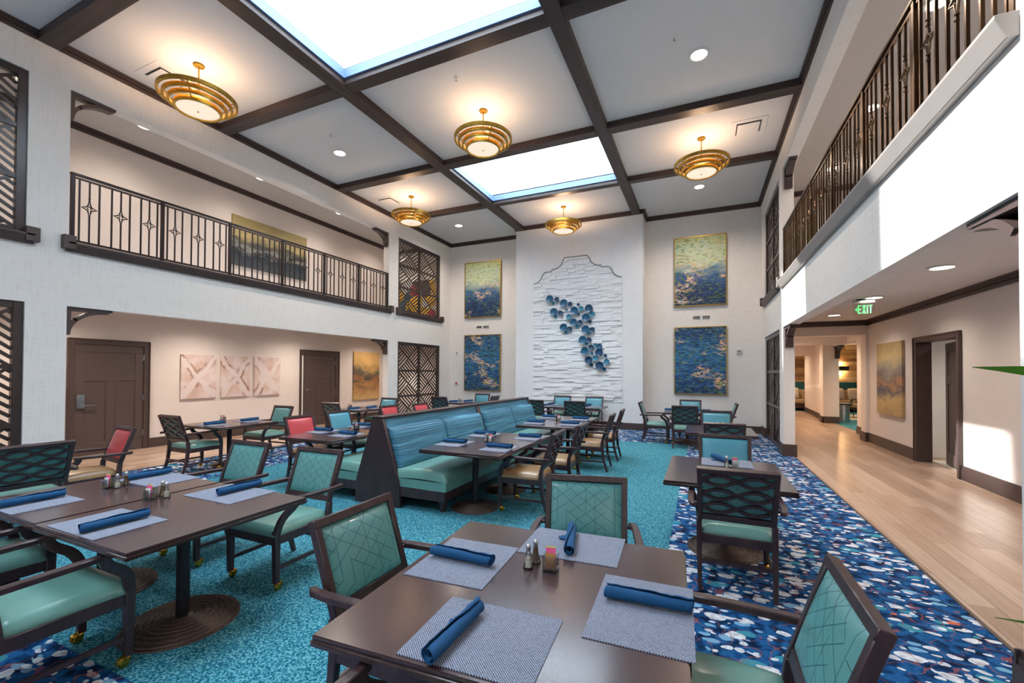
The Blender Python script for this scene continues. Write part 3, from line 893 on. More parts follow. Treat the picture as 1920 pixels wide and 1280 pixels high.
# concave sweep, small step, convex shoulder, down to the springing
half += [(0.42, 5.20), (0.47, 5.08), (0.55, 5.00), (0.66, 4.955), (0.79, 4.935), (0.80, 4.885), (0.92, 4.885), (1.03, 4.87), (1.10, 4.80), (1.14, 4.70), (1.21, 4.61), (1.30, 4.555), (1.40, 4.53)]
top_r = [(SXC + x, z) for x, z in half]
top_l = [(SXC - x, z) for x, z in half][::-1]
outline_top = top_l[:-1] + top_r
def z_limit(x):
    a = abs(x - SXC)
    if a >= 1.40: return 4.53 if a < 1.401 else 0
    for (xa, za), (xb, zb) in zip(half, half[1:]):
        if xa <= a <= xb: return za + (zb - za) * ((a - xa) / max(1e-6, xb - xa))
    return 4.53
rnd = random.Random(3)
b = MB()
z = 0.80
while z < 5.28:
    h = rnd.choice((0.045, 0.055, 0.065, 0.08))
    x = SXC - 1.40
    off = rnd.uniform(0, 0.3)
    while x < SXC + 1.40 - 1e-3:
        w = rnd.uniform(0.14, 0.5)
        x1 = min(x + w, SXC + 1.40)
        # trim to the outline
        n = 6
        xsn = [x + (x1 - x) * i / n for i in range(n + 1)]
        ok = [q for q in xsn if z_limit(q) >= z + 0.5 * h]
        if len(ok) >= 2:
            dpt = rnd.uniform(0.006, 0.05)
            tl = rnd.uniform(-0.004, 0.004)
            b.hexa([(ok[0], YP - dpt, z + 0.002), (ok[-1] - 0.002, YP - dpt + tl, z + 0.002), (ok[-1] - 0.002, YP, z + 0.002), (ok[0], YP, z + 0.002)],
                   [(ok[0], YP - dpt + 0.004, z + h), (ok[-1] - 0.002, YP - dpt + tl + 0.004, z + h), (ok[-1] - 0.002, YP, z + h), (ok[0], YP, z + h)])
        x = x1
    z += h
stone = b.build('wall_stone_panel', M['stone'])
struct(stone, 'white split-face stone panel on the pier', 'stone panel')
b = MB()
b.tube([(x, YP - 0.03, z) for x, z in outline_top], 0.018, 8)
struct(b.build('trim_15', M['grey']), 'curved grey bead over the stone panel', 'moulding')
b = MB(); b.box(SXC + 1.40, SXC + 1.425, YP - 0.035, YP, 0.8, 4.55); b.box(SXC - 1.425, SXC - 1.40, YP - 0.02, YP, 0.8, 4.55)
struct(b.build('trim_16', M['pier']), 'thin white side beads of the stone panel', 'moulding')

# ================================================================== FIXED THINGS
def sidetag(sgn): return 'left' if sgn > 0 else 'right'

# ---- lattice screens
def clip_tri(p, d, tri):
    hits = []
    for i in range(3):
        a, c = tri[i], tri[(i + 1) % 3]
        ex, ey = c[0] - a[0], c[1] - a[1]
        den = d[0] * ey - d[1] * ex
        if abs(den) < 1e-9: continue
        t = ((a[0] - p[0]) * ey - (a[1] - p[1]) * ex) / den
        u = ((a[0] - p[0]) * d[1] - (a[1] - p[1]) * d[0]) / den
        if -1e-6 <= u <= 1 + 1e-6: hits.append(t)
    if len(hits) < 2: return None
    t0, t1 = min(hits), max(hits)
    if t1 - t0 < 0.05: return None
    return (p[0] + d[0] * t0, p[1] + d[1] * t0), (p[0] + d[0] * t1, p[1] + d[1] * t1)

def screen(x, y0, y1, z0, z1, label, rows=3):
    t = thing('lattice_screen', label, 'screen', (x, 0, 0), 0, 'timber lattice screens in the side walls')
    fw, mw = 0.10, 0.07
    b = MB()
    b.box(-0.04, 0.04, y0, y0 + fw, z0, z1); b.box(-0.04, 0.04, y1 - fw, y1, z0, z1)
    b.box(-0.04, 0.04, y0 + fw, y1 - fw, z0, z0 + fw); b.box(-0.04, 0.04, y0 + fw, y1 - fw, z1 - fw, z1)
    b.build('frame', M['screen'], t, bevel=0.004, seg=1)
    ym = (y0 + y1) / 2
    b = MB(); b.box(-0.033, 0.033, ym - mw / 2, ym + mw / 2, z0 + fw, z1 - fw); b.build('mullion', M['screen'], t)
    zs = [z0 + fw + (z1 - z0 - 2 * fw) * k / rows for k in range(rows + 1)]
    for k in range(1, rows):
        b = MB(); b.box(-0.03, 0.03, y0 + fw, ym - mw / 2, zs[k] - 0.03, zs[k] + 0.03); b.box(-0.03, 0.03, ym + mw / 2, y1 - fw, zs[k] - 0.03, zs[k] + 0.03)
        b.build('crossbar', M['screen'], t)
    br, sl = MB(), MB()
    for c, (ya, yb) in enumerate(((y0 + fw, ym - mw / 2), (ym + mw / 2, y1 - fw))):
        for k in range(rows):
            za, zb = zs[k], zs[k + 1]
            TLc, TRc, BLc, BRc = (ya, zb), (yb, zb), (ya, za), (yb, za)
            cc = ((ya + yb) / 2, (za + zb) / 2)
            def bar(m, p, q, w, dep): m.sweep([(0, p[0], p[1]), (0, q[0], q[1])], dep, w, up=(0, -(q[1] - p[1]), q[0] - p[0]))
            bar(br, TLc, BRc, 0.040, 0.03); bar(br, BLc, TRc, 0.040, 0.028)
            dn = Vector((yb - ya, za - zb)).normalized(); up = Vector((yb - ya, zb - za)).normalized()
            A, B = (dn, up) if c == 0 else (up, dn)
            for tri, d in (((TLc, TRc, cc), A), ((BLc, BRc, cc), A), ((TLc, BLc, cc), B), ((TRc, BRc, cc), B)):
                nrm = Vector((-d.y, d.x))
                for s in range(-14, 15):
                    if s == 0: continue
                    pp = Vector(cc) + nrm * (s * 0.096)
                    seg = clip_tri(pp, d, tri)
                    if seg: bar(sl, seg[0], seg[1], 0.046, 0.012)
    br.build('diagonal_braces', M['screen'], t)
    sl.build('slat_infill', M['screen'], t)
    return t
screen(XL - 0.07, *LAT_F, ZSILL + 0.08, ZOT, 'dark lattice screen in far left wall, upstairs beside the balcony')
screen(XL - 0.07, *LAT_F, 0.01, ZFB, 'dark lattice screen in far left wall, on the ground floor')
screen(XL - 0.07, *LAT_N, ZSILL + 0.08, ZOT, 'bluish lit lattice screen at near left edge, upstairs')
screen(XL - 0.07, *LAT_N, 0.01, ZFB, 'dark lattice screen at near left edge, on the ground floor')
screen(XR + 0.07, *LAT_F, ZSILL + 0.08, ZOT, 'lattice screen at the far end of the right wall, upstairs')
screen(XR + 0.07, *LAT_F, 0.01, ZFB, 'lattice screen at the far end of the right wall, on the ground floor')

# ---- balcony railings
def railing(x, label, mat):
    t = thing('balcony_railing', label, 'railing', (x, 0, 0))
    y0, y1 = MAIN[0] + 0.05, MAIN[1] - 0.03
    n = 6; bay = (y1 - y0) / n
    b = MB(); b.box(-0.03, 0.03, y0 - 0.03, y1 + 0.03, 4.60, 4.635); b.build('top_rail', mat, t, bevel=0.006, seg=1)
    b = MB(); b.box(-0.016, 0.016, y0, y1, 3.60, 3.63); b.build('bottom_rail', mat, t)
    b = MB(); b.box(-0.012, 0.012, y0, y1, 4.555, 4.58); b.build('upper_rail', mat, t)
    post = None; bars = None; stars = None
    for k in range(n + 1):
        y = y0 + bay * k
        if post is None:
            b = MB(); b.box(-0.024, 0.024, -0.024, 0.024, 3.55, 4.60); post = b.build('post', mat, t, bevel=0.004, seg=1); o = post
        else:
            o = post.copy(); COL.objects.link(o); o.parent = t
        o.location = (0, y, 0)
    for k in range(n):
        for i in range(3):
            yc = y0 + bay * (k + (i + 0.5) / 3)
            for s in (-1, 1):
                if bars is None:
                    b = MB(); b.box(-0.01, 0.01, -0.01, 0.01, 3.63, 4.56); bars = b.build('baluster', mat, t); o = bars
                else:
                    o = bars.copy(); COL.objects.link(o); o.parent = t
                o.location = (0, yc + s * 0.118, 0)
            if stars is None:
                b = MB()
                b.box(-0.009, 0.009, -0.009, 0.009, 3.63, 4.03); b.box(-0.009, 0.009, -0.009, 0.009, 4.27, 4.56)
                for z in (4.0, 4.04, 4.26, 4.30): b.lathe([(0.001, -0.008), (0.016, -0.004), (0.016, 0.004), (0.001, 0.008)], 8, (0, 0, z))
                pts = []
                tips = [(0.0, 0.125), (0.092, 0.0), (0.0, -0.125), (-0.092, 0.0)]
                for q in range(4):
                    p, r = Vector(tips[q]), Vector(tips[(q + 1) % 4])
                    for u in (0.0, 0.25, 0.5, 0.75):
                        m = p.lerp(r, u); k2 = 1 - 0.52 * sin(pi * u)
                        pts.append((0, m.x * k2, 4.15 + m.y * k2))
                b.tube(pts, 0.0095, 6, closed=True)
                b.tube([(0, 0, 4.185), (0, 0.026, 4.15), (0, 0, 4.115), (0, -0.026, 4.15)], 0.009, 6, closed=True)
                stars = b.build('star_baluster', mat, t); o = stars
            else:
                o = stars.copy(); COL.objects.link(o); o.parent = t
            o.location = (0, yc, 0)
    return t
railing(XL - 0.03, 'dark iron railing with star balusters on the left balcony', M['iron'])
railing(XR + 0.03, 'iron railing with star balusters on the right balcony, warm reflections in its colour', M['bronze'])

# ---- corner brackets of the openings
def bracket(x, y, z, dy, label, mat):
    t = MB(); a, h, w = 0.55, 0.42, 0.065
    def P(u, v): return (dy * u, -v)
    t.prism([P(0, 0), P(a, 0), P(a, w * 0.55), P(0, w * 0.9)], 'yz', -0.07, 0.07)
    t.prism([P(0, w * 0.9), P(w, w * 0.9), P(w * 0.75, h), P(0, h)], 'yz', -0.07, 0.07)
    pts = []
    for i in range(15):
        q = i / 14 * pi / 2
        pts.append((0, dy * (w * 0.5 + (a - w * 1.1) * (1 - cos(q))), -(h - w * 0.2 - (h - w * 0.8) * sin(q))))
    t.sweep(pts, 0.12, 0.05, up=(0, dy, 1))
    o = t.build('corner_bracket', mat); o.location = (x, y, z)
    return tag(o, label, 'bracket', 'curved timber brackets in the wall openings')
for sgn, x in ((1, XL - 0.1), (-1, XR + 0.1)):
    sd = sidetag(sgn)
    bracket(x, MAIN[0], ZOT, 1, 'curved dark bracket at the near upper corner of the %s balcony' % sd, M['trim'])
    bracket(x, MAIN[1], ZOT, -1, 'curved dark bracket at the far upper corner of the %s balcony' % sd, M['trim'])
    bracket(x, MAIN[0], ZFB, 1, 'curved dark bracket under the %s fascia at its near end' % sd, M['trim'])
    bracket(x, MAIN[1], ZFB, -1, 'curved dark bracket under the %s fascia at its far end' % sd, M['trim'])
o = bracket(4.2, 17.75, 2.62, -1, 'small dark bracket in the lounge opening', M['trim'])

# ---- lamps
def lamp_light(parent, kind, energy, color, loc, size=0.14, spot=None, blend=0.6):
    d = bpy.data.lights.new(parent.name + '_light', kind); d.energy = energy; d.color = color
    if kind == 'AREA': d.shape = 'DISK'; d.size = size
    else: d.shadow_soft_size = size
    if kind == 'SPOT': d.spot_size = radians(spot or 120); d.spot_blend = blend
    o = bpy.data.objects.new(parent.name + '_light', d); COL.objects.link(o); o.parent = parent; o.location = loc
    return o

_dl = {}
def downlight(x, y, z, label, group, energy, col=(1.0, 0.86, 0.72), r=0.115):
    t = thing('recessed_downlight', label, 'ceiling light', (x, y, z), 0, group)
    if 'ring' not in _dl:
        b = MB(); b.lathe([(r, 0.0), (r + 0.03, -0.004), (r + 0.03, -0.012), (r, -0.018), (r - 0.004, -0.004)], 24); o = b.build('trim_ring', M['white'], t, smooth=True); _dl['ring'] = o
        b = MB(); b.lathe([(0.001, -0.008), (r, -0.006)], 24); o = b.build('lens', M['lit'], t); _dl['lens'] = o
    else:
        for k in ('ring', 'lens'):
            o = _dl[k].copy(); COL.objects.link(o); o.parent = t
    lamp_light(t, 'SPOT', energy, col, (0, 0, -0.03), 0.07, 150, 0.9)
    return t
HALL_DL, GAL_DL, UP_DL, COR_DL = 300, 190, 120, 110
for x, y, s in ((-7.22, 6.96, 'left bay nearer the camera'), (-7.22, 11.97, 'left bay by the far wall'), (-0.03, 6.94, 'right bay nearer the camera'), (-0.05, 11.89, 'right bay by the far wall')):
    downlight(x, y, ZC, 'bright round downlight in the hall ceiling, ' + s, 'hall ceiling downlights', HALL_DL)
for i, y in enumerate((2.2, 4.68, 7.10, 9.61, 12.1)):
    downlight(-9.93, y, ZC, 'downlight over the left balcony, number %d from the near end' % (i + 1), 'left balcony downlights', UP_DL)
for i, y in enumerate((4.8, 7.19, 9.57, 12.06)):
    downlight(2.78, y, ZC, 'downlight over the right balcony, number %d from the near end' % (i + 1), 'right balcony downlights', UP_DL)
for i, y in enumerate((4.7, 7.06, 9.38, 11.84)):
    downlight(2.75, y, ZG, 'round downlight in the right corridor ceiling, number %d from the near end' % (i + 1), 'right corridor downlights', COR_DL)
for i, y in enumerate((1.0, 3.6, 6.2, 8.8, 11.8)):
    downlight(-9.9, y, ZG, 'downlight hidden under the left balcony, number %d from the near end' % (i + 1), 'left lower gallery downlights', GAL_DL)
for i, (x, y) in enumerate(((2.8, 15.0), (2.8, 18.6), (5.6, 16.5), (5.6, 20.5), (3.0, 22.4))):
    downlight(x, y, 3.0, 'downlight beyond the corridor end, number %d' % (i + 1), 'lounge downlights', 230, (1.0, 0.74, 0.50))
downlight(4.75, 9.9, 2.7, 'unseen downlight added in the small room behind the right doorway', 'lounge downlights', 90)  # added lamp, out of view, brightens the wall glimpsed through the doorway

PEND_W = 42
_pd = {}
def pendant(x, y, label):
    t = thing('ring_pendant', label, 'pendant lamp', (x, y, ZC), 0, 'gold ring pendants under the hall ceiling')
    if not _pd:
        P_ = []
        b = MB(); b.lathe([(0.001, 0.0), (0.075, 0.0), (0.08, -0.012), (0.07, -0.028), (0.02, -0.036), (0.001, -0.036)], 24); P_.append(b.build('canopy', M['gold'], t, smooth=True))
        b = MB(); b.tube([(0, 0, -0.03), (0, 0, -0.52)], 0.011, 10); b.lathe([(0.001, -0.40), (0.02, -0.41), (0.02, -0.45), (0.001, -0.46)], 12); P_.append(b.build('stem', M['gold'], t))
        for i, (r, z) in enumerate(((0.525, -0.53), (0.455, -0.585), (0.385, -0.64), (0.315, -0.70))):
            b = MB(); b.lathe([(r, z - 0.028), (r, z + 0.028), (r - 0.010, z + 0.034), (r - 0.034, z + 0.028), (r - 0.034, z - 0.028), (r - 0.012, z - 0.034), (r, z - 0.028)], 64)
            if i < 3:
                for k in range(4):
                    a = pi / 4 + k * pi / 2
                    b.sweep([(r * cos(a) * 0.985, r * sin(a) * 0.985, z - 0.02), ((r - 0.07) * cos(a), (r - 0.07) * sin(a), z - 0.045)], 0.02, 0.008)
            P_.append(b.build('ring', M['gold'], t, smooth=True))
        b = MB()
        for k in range(4):
            a = pi / 4 + k * pi / 2
            b.sweep([(0, 0, -0.50), (0.51 * cos(a), 0.51 * sin(a), -0.525)], 0.022, 0.008)
        P_.append(b.build('spider', M['gold'], t))
        b = MB(); b.lathe([(0.001, -0.735), (0.10, -0.733), (0.22, -0.72), (0.30, -0.705), (0.30, -0.69), (0.001, -0.69)], 48); P_.append(b.build('diffuser', M['diffuser'], t, smooth=True))
        b = MB(); b.lathe([(0.001, -0.755), (0.012, -0.75), (0.014, -0.738), (0.001, -0.73)], 12); P_.append(b.build('finial', M['gold'], t, smooth=True))
        _pd['p'] = P_
    else:
        for p in _pd['p']:
            o = p.copy(); COL.objects.link(o); o.parent = t
    lamp_light(t, 'POINT', PEND_W, (1.0, 0.66, 0.42), (0, 0, -0.58), 0.14)
    return t
pendant(-7.18, 4.07, 'gold ring pendant nearest the camera, by the left balcony')
pendant(-3.64, 6.87, 'gold ring pendant in the middle bay between the two skylights')
pendant(0.0, 9.46, 'gold ring pendant in the right bay')
pendant(-7.22, 9.48, 'gold ring pendant by the far end of the left balcony')
pendant(-3.63, 11.8, 'gold ring pendant in front of the pier top')

def ceiling_vent(x, y, label):
    t = thing('ceiling_vent', label, 'vent', (x, y, ZC), 0, 'square ceiling vents')
    b = MB(); b.box(-0.31, 0.31, -0.31, 0.31, -0.008, 0.0); b.build('flange', M['ceil'], t, bevel=0.003, seg=1)
    b = MB(); b.box(-0.21, 0.21, -0.21, 0.21, -0.012, -0.008); b.build('shadow_gap', M['slot'], t)
    b = MB(); b.box(-0.19, 0.19, -0.19, 0.19, -0.03, -0.018); b.build('face_plate', M['ceil'], t, bevel=0.004, seg=1)
ceiling_vent(-7.98, 4.05, 'square ceiling vent beside the nearest gold pendant')
ceiling_vent(-8.0, 9.5, 'square ceiling vent beside the far left gold pendant')
ceiling_vent(0.83, 9.4, 'square ceiling vent right of the right bay pendant')
for x, y, s in ((-3.64, 5.93, 'middle bay'), (-6.82, 6.33, 'left bay'), (-0.35, 6.45, 'right bay')):
    t = thing('sprinkler_head', 'small sprinkler head in the %s of the hall ceiling' % s, 'sprinkler', (x, y, ZC), 0, 'ceiling sprinklers')
    b = MB(); b.lathe([(0.001, 0), (0.035, 0), (0.03, -0.01), (0.001, -0.012)], 14); b.build('escutcheon', M['white'], t, smooth=True)
    b = MB(); b.tube([(0, 0, -0.01), (0, 0, -0.045)], 0.008, 8); b.lathe([(0.001, -0.045), (0.018, -0.047), (0.001, -0.05)], 10); b.build('deflector', M['chrome'], t)

def wall_vent(x0, x1, label):
    t = thing('wall_vent', label, 'vent', (0, YF, 0), 0, 'slotted vents between the paintings')
    m = (x0 + x1) / 2
    for a, c in ((x0, m - 0.02), (m + 0.02, x1)):
        b = MB(); b.box(a, c, -0.012, 0, 3.26, 3.36); b.build('surround', M['white'], t)
        b = MB()
        for k in range(4): b.box(a + 0.015, c - 0.015, -0.017, -0.012, 3.272 + k * 0.021, 3.284 + k * 0.021)
        b.build('slot_shade', M['slot'], t)  # dark bars painted in for the shaded slots
wall_vent(-7.48, -6.96, 'slotted wall vent between the two left water paintings')
wall_vent(-0.25, 0.23, 'slotted wall vent between the two right water paintings')
def wall_box(x, z, w, h, label, face):
    t = thing('wall_device', label, 'wall device', (x, YF, z))
    b = MB(); b.box(-w / 2, w / 2, -0.04, 0, -h / 2, h / 2); b.build('body', M['white'], t, bevel=0.006)
    b = MB(); b.box(-w * 0.3, w * 0.3, -0.045, -0.04, -h * 0.28, h * 0.22); b.build('face', M[face], t)
wall_box(-8.27, 2.38, 0.10, 0.16, 'small white wall sensor near the far left corner', 'grey')
wall_box(-8.28, 1.28, 0.17, 0.11, 'white wall strobe with red lettering spot near far left corner', 'coral')
wall_box(0.96, 2.30, 0.15, 0.13, 'white wall strobe right of the lower right water painting', 'grey')
t = thing('soap_dispenser', 'white and black dispenser on the wall left of the keypad door', 'dispenser', (XGL, 3.9, 1.1))
b = MB(); b.box(0, 0.10, -0.06, 0.06, 0.02, 0.2); b.build('cover', M['white'], t, bevel=0.01)
b = MB(); b.box(0, 0.11, -0.06, 0.06, -0.12, 0.018); b.build('nozzle_housing', M['black'], t, bevel=0.01)

# ---- exit signs
def exit_sign(x, y, label, full=True):
    t = thing('exit_sign', label, 'exit sign', (x, y, ZG))
    b = MB(); b.box(-0.10, 0.10, -0.05, 0.05, -0.02, 0.0 if full else 0.036); b.build('canopy', M['black'], t)
    b = MB(); b.box(-0.16, 0.16, -0.03, 0.03, -0.075, -0.02); b.build('housing', M['chrome'], t, bevel=0.004, seg=1)
    b = MB(); b.box(-0.155, 0.155, -0.008, 0.008, -0.275, -0.075); b.build('panel', M['glass'], t)
    b = MB(); h, w, s = 0.15, 0.052, 0.018; z0 = -0.258; yf = (-0.016, -0.0085)
    def bx(xa, xb, za, zb): b.box(xa, xb, yf[0], yf[1], z0 + za, z0 + zb)
    xe = -0.09
    bx(xe, xe + s, 0, h); bx(xe + s, xe + w, 0, s); bx(xe + s, xe + w * 0.9, h / 2 - s / 2, h / 2 + s / 2); bx(xe + s, xe + w, h - s, h)
    xx = xe + w + 0.012
    for p, q in (((xx, 0), (xx + w, h)), ((xx, h), (xx + w, 0))):
        b.prism([(p[0], z0 + p[1]), (p[0] + s * 1.15, z0 + p[1]), (q[0] , z0 + q[1]), (q[0] - s * 1.15, z0 + q[1])], 'xz', *yf)
    xi = xx + w + 0.012; bx(xi, xi + s, 0, h)
    xt = xi + s + 0.012; bx(xt, xt + w, h - s, h); bx(xt + w / 2 - s / 2, xt + w / 2 + s / 2, 0, h - s)
    b.prism([(-0.135, z0 + h / 2), (-0.10, z0 + h / 2 - 0.035), (-0.10, z0 + h / 2 + 0.035)], 'xz', *yf)
    b.build('letters', M['green_led'], t)
    return t
exit_sign(2.66, 9.57, 'green lit EXIT sign with left arrow hanging in the right corridor')
t = exit_sign(-9.6, 9.63, 'green exit sign barely showing under the left fascia', False)
t.rotation_euler = (0, 0, radians(50)); t.location.z = ZG - 0.035

# ---- pictures
def picture(name, axis, at, u0, u1, z0, z1, mat, label, cat, frame=None, depth=0.05, group=None):
    """axis 'y': hangs on a wall facing -y; '+x' / '-x': hangs facing +x / -x"""
    t = thing(name, label, cat, (0, 0, 0), 0, group)
    def box(b, ua, ub, za, zb, da, db):
        if axis == 'y': b.box(ua, ub, at - db, at - da, za, zb)
        elif axis == '+x': b.box(at + da, at + db, ua, ub, za, zb)
        else: b.box(at - db, at - da, ua, ub, za, zb)
        return b
    f = 0.022 if frame else 0
    box(MB(), u0 + f, u1 - f, z0 + f, z1 - f, 0.004, depth).build('canvas', mat, t)
    if frame:
        b = MB()
        box(b, u0, u0 + f, z0, z1, 0.0, depth + 0.012); box(b, u1 - f, u1, z0, z1, 0.0, depth + 0.012)
        box(b, u0 + f, u1 - f, z0, z0 + f, 0.0, depth + 0.012); box(b, u0 + f, u1 - f, z1 - f, z1, 0.0, depth + 0.012)
        b.build('frame', M[frame], t)
    return t
G4 = 'framed water paintings on the far wall'
picture('framed_painting', 'y', YF, -7.94, -6.48, 3.65, 5.66, m_lily('painting pale water', 1.3, True), 'gold framed painting of pale water, upper left of the pier', 'painting', 'gold', 0.06, G4)
picture('framed_painting', 'y', YF, -7.94, -6.48, 1.02, 3.03, m_lily('painting deep blue water', 4.1, False), 'gold framed deep blue water painting, lower left of the pier', 'painting', 'gold', 0.06, G4)
picture('framed_painting', 'y', YF, -0.753, 0.655, 3.645, 5.69, m_lily('painting pale water right', 7.7, True), 'gold framed painting of pale water, upper right of the pier', 'painting', 'gold', 0.06, G4)
picture('framed_painting', 'y', YF, -0.753, 0.655, 1.06, 3.03, m_lily('painting deep blue water right', 9.2, False), 'gold framed deep blue water painting, lower right of the pier', 'painting', 'gold', 0.06, G4)
G3 = 'cross-pattern canvases between the gallery doors'
for i, (ya, yb) in enumerate(((5.967, 6.755), (6.87, 7.62), (7.755, 8.52))):
    picture('canvas_print', '+x', XGL, ya, yb, 1.02, 2.06, m_cross('cross canvas', 1.7 * i + 0.6),
            'pink and brown cross canvas, %s' % ('nearest the keypad door', 'the middle of the three', 'nearest the far brown door')[i], 'canvas', None, 0.045, G3)
ochre = [(0.0, srgb(206, 170, 116)), (0.25, srgb(176, 132, 84)), (0.42, srgb(140, 96, 62)), (0.55, srgb(96, 88, 74)), (0.66, srgb(184, 148, 92)), (0.85, srgb(222, 178, 112)), (1, srgb(226, 190, 130))]
picture('canvas_print', '+x', XGL, 11.35, 12.63, 0.70, 2.385, m_haze('ochre abstract', 2.2, ochre, srgb(60, 66, 66)), 'tall ochre abstract canvas beside the far left screen', 'canvas', None, 0.05)
up = [(0.0, srgb(70, 80, 86)), (0.16, srgb(52, 66, 78)), (0.3, srgb(34, 46, 60)), (0.4, srgb(150, 152, 146)), (0.5, srgb(96, 96, 84)), (0.62, srgb(190, 172, 122)), (0.8, srgb(168, 152, 104)), (1, srgb(150, 136, 92))]
picture('canvas_print', '+x', XGL, 7.10, 9.36, 4.43, 5.73, m_haze('balcony abstract', 6.4, up, srgb(22, 32, 44)), 'wide ochre and slate canvas behind the left balcony railing', 'canvas', None, 0.05)
mist = [(0.0, srgb(170, 144, 100)), (0.2, srgb(200, 172, 118)), (0.34, srgb(90, 86, 96)), (0.44, srgb(170, 128, 88)), (0.52, srgb(112, 104, 104)), (0.64, srgb(150, 142, 128)), (0.8, srgb(190, 170, 126)), (1, srgb(164, 142, 100))]
picture('canvas_print', '-x', XGR, 11.23, 12.6, 0.775, 2.36, m_haze('corridor abstract', 8.8, mist, srgb(70, 74, 98)), 'tall misty grey and ochre canvas in the right corridor', 'canvas', None, 0.05)
def m_blocks():
    t = NT('colour block panel')
    vo = t.n('ShaderNodeTexVoronoi'); vo.inputs['Scale'].default_value = 2.4
    t.l(t.coord(loc=(0.3, 0, 0.9)), vo.inputs['Vector'])
    r, g, bch = t.sep(vo.outputs['Color'])
    t.color(t.ramp(r, [(0.0, srgb(190, 40, 50)), (0.2, srgb(228, 178, 40)), (0.4, srgb(226, 230, 236)), (0.6, srgb(40, 90, 110)), (0.8, srgb(60, 50, 60))], 'CONSTANT'))
    return t.done(0.5)
picture('wall_panel', 'y', YF, -11.0, -9.0, 3.6, 5.2, m_blocks(), 'bright colour block panel glimpsed through the far left upper screen', 'panel', None, 0.05)

# ---- blue ceramic discs on the stone
DISCS = [(-4.389, 4.003, 0.121), (-4.163, 3.97, 0.08), (-4.289, 3.857, 0.049), (-3.931, 3.839, 0.124), (-3.729, 3.8, 0.075), (-3.852, 3.639, 0.04), (-4.251, 3.585, 0.121), (-4.036, 3.529, 0.085), (-4.203, 3.435, 0.054), (-3.588, 3.589, 0.123), (-3.476, 3.772, 0.048), (-3.378, 3.639, 0.079), (-3.462, 3.482, 0.044), (-3.139, 3.626, 0.126), (-3.047, 3.456, 0.086), (-3.231, 3.361, 0.122), (-3.103, 3.234, 0.048), (-3.769, 3.409, 0.088), (-3.61, 3.225, 0.119), (-3.417, 3.213, 0.083), (-3.506, 3.094, 0.053), (-3.933, 3.08, 0.124), (-3.745, 3.024, 0.084), (-3.868, 2.922, 0.049), (-3.235, 2.992, 0.126), (-3.038, 2.98, 0.082), (-3.129, 2.871, 0.048), (-3.327, 2.677, 0.122), (-3.133, 2.667, 0.082), (-3.216, 2.557, 0.052), (-3.26, 2.336, 0.126), (-3.067, 2.437, 0.086), (-2.95, 2.52, 0.052), (-2.821, 2.462, 0.09), (-2.825, 2.282, 0.12), (-3.054, 2.259, 0.052), (-2.641, 2.19, 0.047), (-3.141, 2.057, 0.121), (-2.936, 2.112, 0.086), (-3.066, 1.914, 0.056), (-2.807, 1.892, 0.128), (-2.598, 2.006, 0.089), (-2.674, 1.789, 0.055)]
blues = [plain('blue glaze %d' % i, srgb(*c), 0.25, var=0.3, scale=9, coat=0.5) for i, c in enumerate(((20, 92, 128), (14, 68, 104), (52, 132, 160)))]
ordz = sorted(range(len(DISCS)), key=lambda i: -DISCS[i][1])
ORD = ['topmost'] + ['%d%s from the top' % (n, 'th' if 10 < n % 100 < 14 else {1: 'st', 2: 'nd', 3: 'rd'}.get(n % 10, 'th')) for n in range(2, 60)]
for i, (x, z, r) in enumerate(DISCS):
    size = 'large' if r > 0.11 else ('medium' if r > 0.07 else 'small')
    same = [k for k in ordz if ('large' if DISCS[k][2] > 0.11 else ('medium' if DISCS[k][2] > 0.07 else 'small')) == size]
    rank = ORD[same.index(i)]
    off = 0.045 + (0.05 if size == 'large' else 0.03 if size == 'medium' else 0.0)
    b = MB()
    prof = [(0.001, 0.012)]
    for k in range(1, 9):
        q = k / 8
        prof.append((r * q * 0.9, 0.012 + 0.022 * q * q + (0.004 if k % 2 else 0)))
    prof += [(r * 0.97, 0.042), (r, 0.034), (r * 0.96, 0.022), (r * 0.4, -0.004), (0.02, -0.01), (0.02, -off + 0.005), (0.001, -off + 0.005)]
    b.lathe(prof, 32, (0, 0, 0), 'y')
    o = b.build('wall_disc', blues[(i * 7) % 3], None, smooth=True)
    o.location = (x, YP - off, z)
    tag(o, '%s blue glazed wall disc, %s among the %s ones' % (size, rank, size), 'wall disc', 'blue ceramic discs on the stone panel')

# ---- lounge furniture glimpsed at the end of the corridor
t = thing('lounge_sofa', 'long tan wall sofa under the teal wainscot in the lounge', 'sofa', (0, 0, 0))
b = MB(); b.box(1.9, 10.2, 23.1, 23.95, 0.12, 0.34); b.build('base', M['stain'], t, bevel=0.01)
for k in range(5):
    b = MB(); b.box(1.92 + k * 1.66, 1.92 + (k + 1) * 1.66 - 0.02, 23.05, 23.8, 0.34, 0.52); b.build('seat_cushion', M['sofa'], t, bevel=0.04, seg=3)
b = MB(); b.box(1.9, 10.2, 23.75, 23.95, 0.5, 0.95); b.build('backrest', M['sofa'], t, bevel=0.04, seg=3)
def pillow(x, y, z, m, label, rz=0.0):
    b = MB()
    def fn(sgn):
        def g(u, v):
            a, c = u * 2 - 1, v * 2 - 1
            th = 0.09 * (1 - a ** 4) * (1 - c ** 4)
            return (a * 0.26 * (1 - 0.06 * c * c), sgn * th, c * 0.26 * (1 - 0.06 * a * a))
        return g
    b.grid(10, 10, fn(1)); b.grid(10, 10, fn(-1))
    o = b.build('throw_pillow', m, None, smooth=True); o.location = (x, y, z); o.rotation_euler = (radians(-16), 0, rz)
    return tag(o, label, 'pillow', 'pillows on the lounge sofa')
pillow(3.85, 23.55, 0.79, M['pillow'], 'pale pillow on the sofa in the narrow left opening')
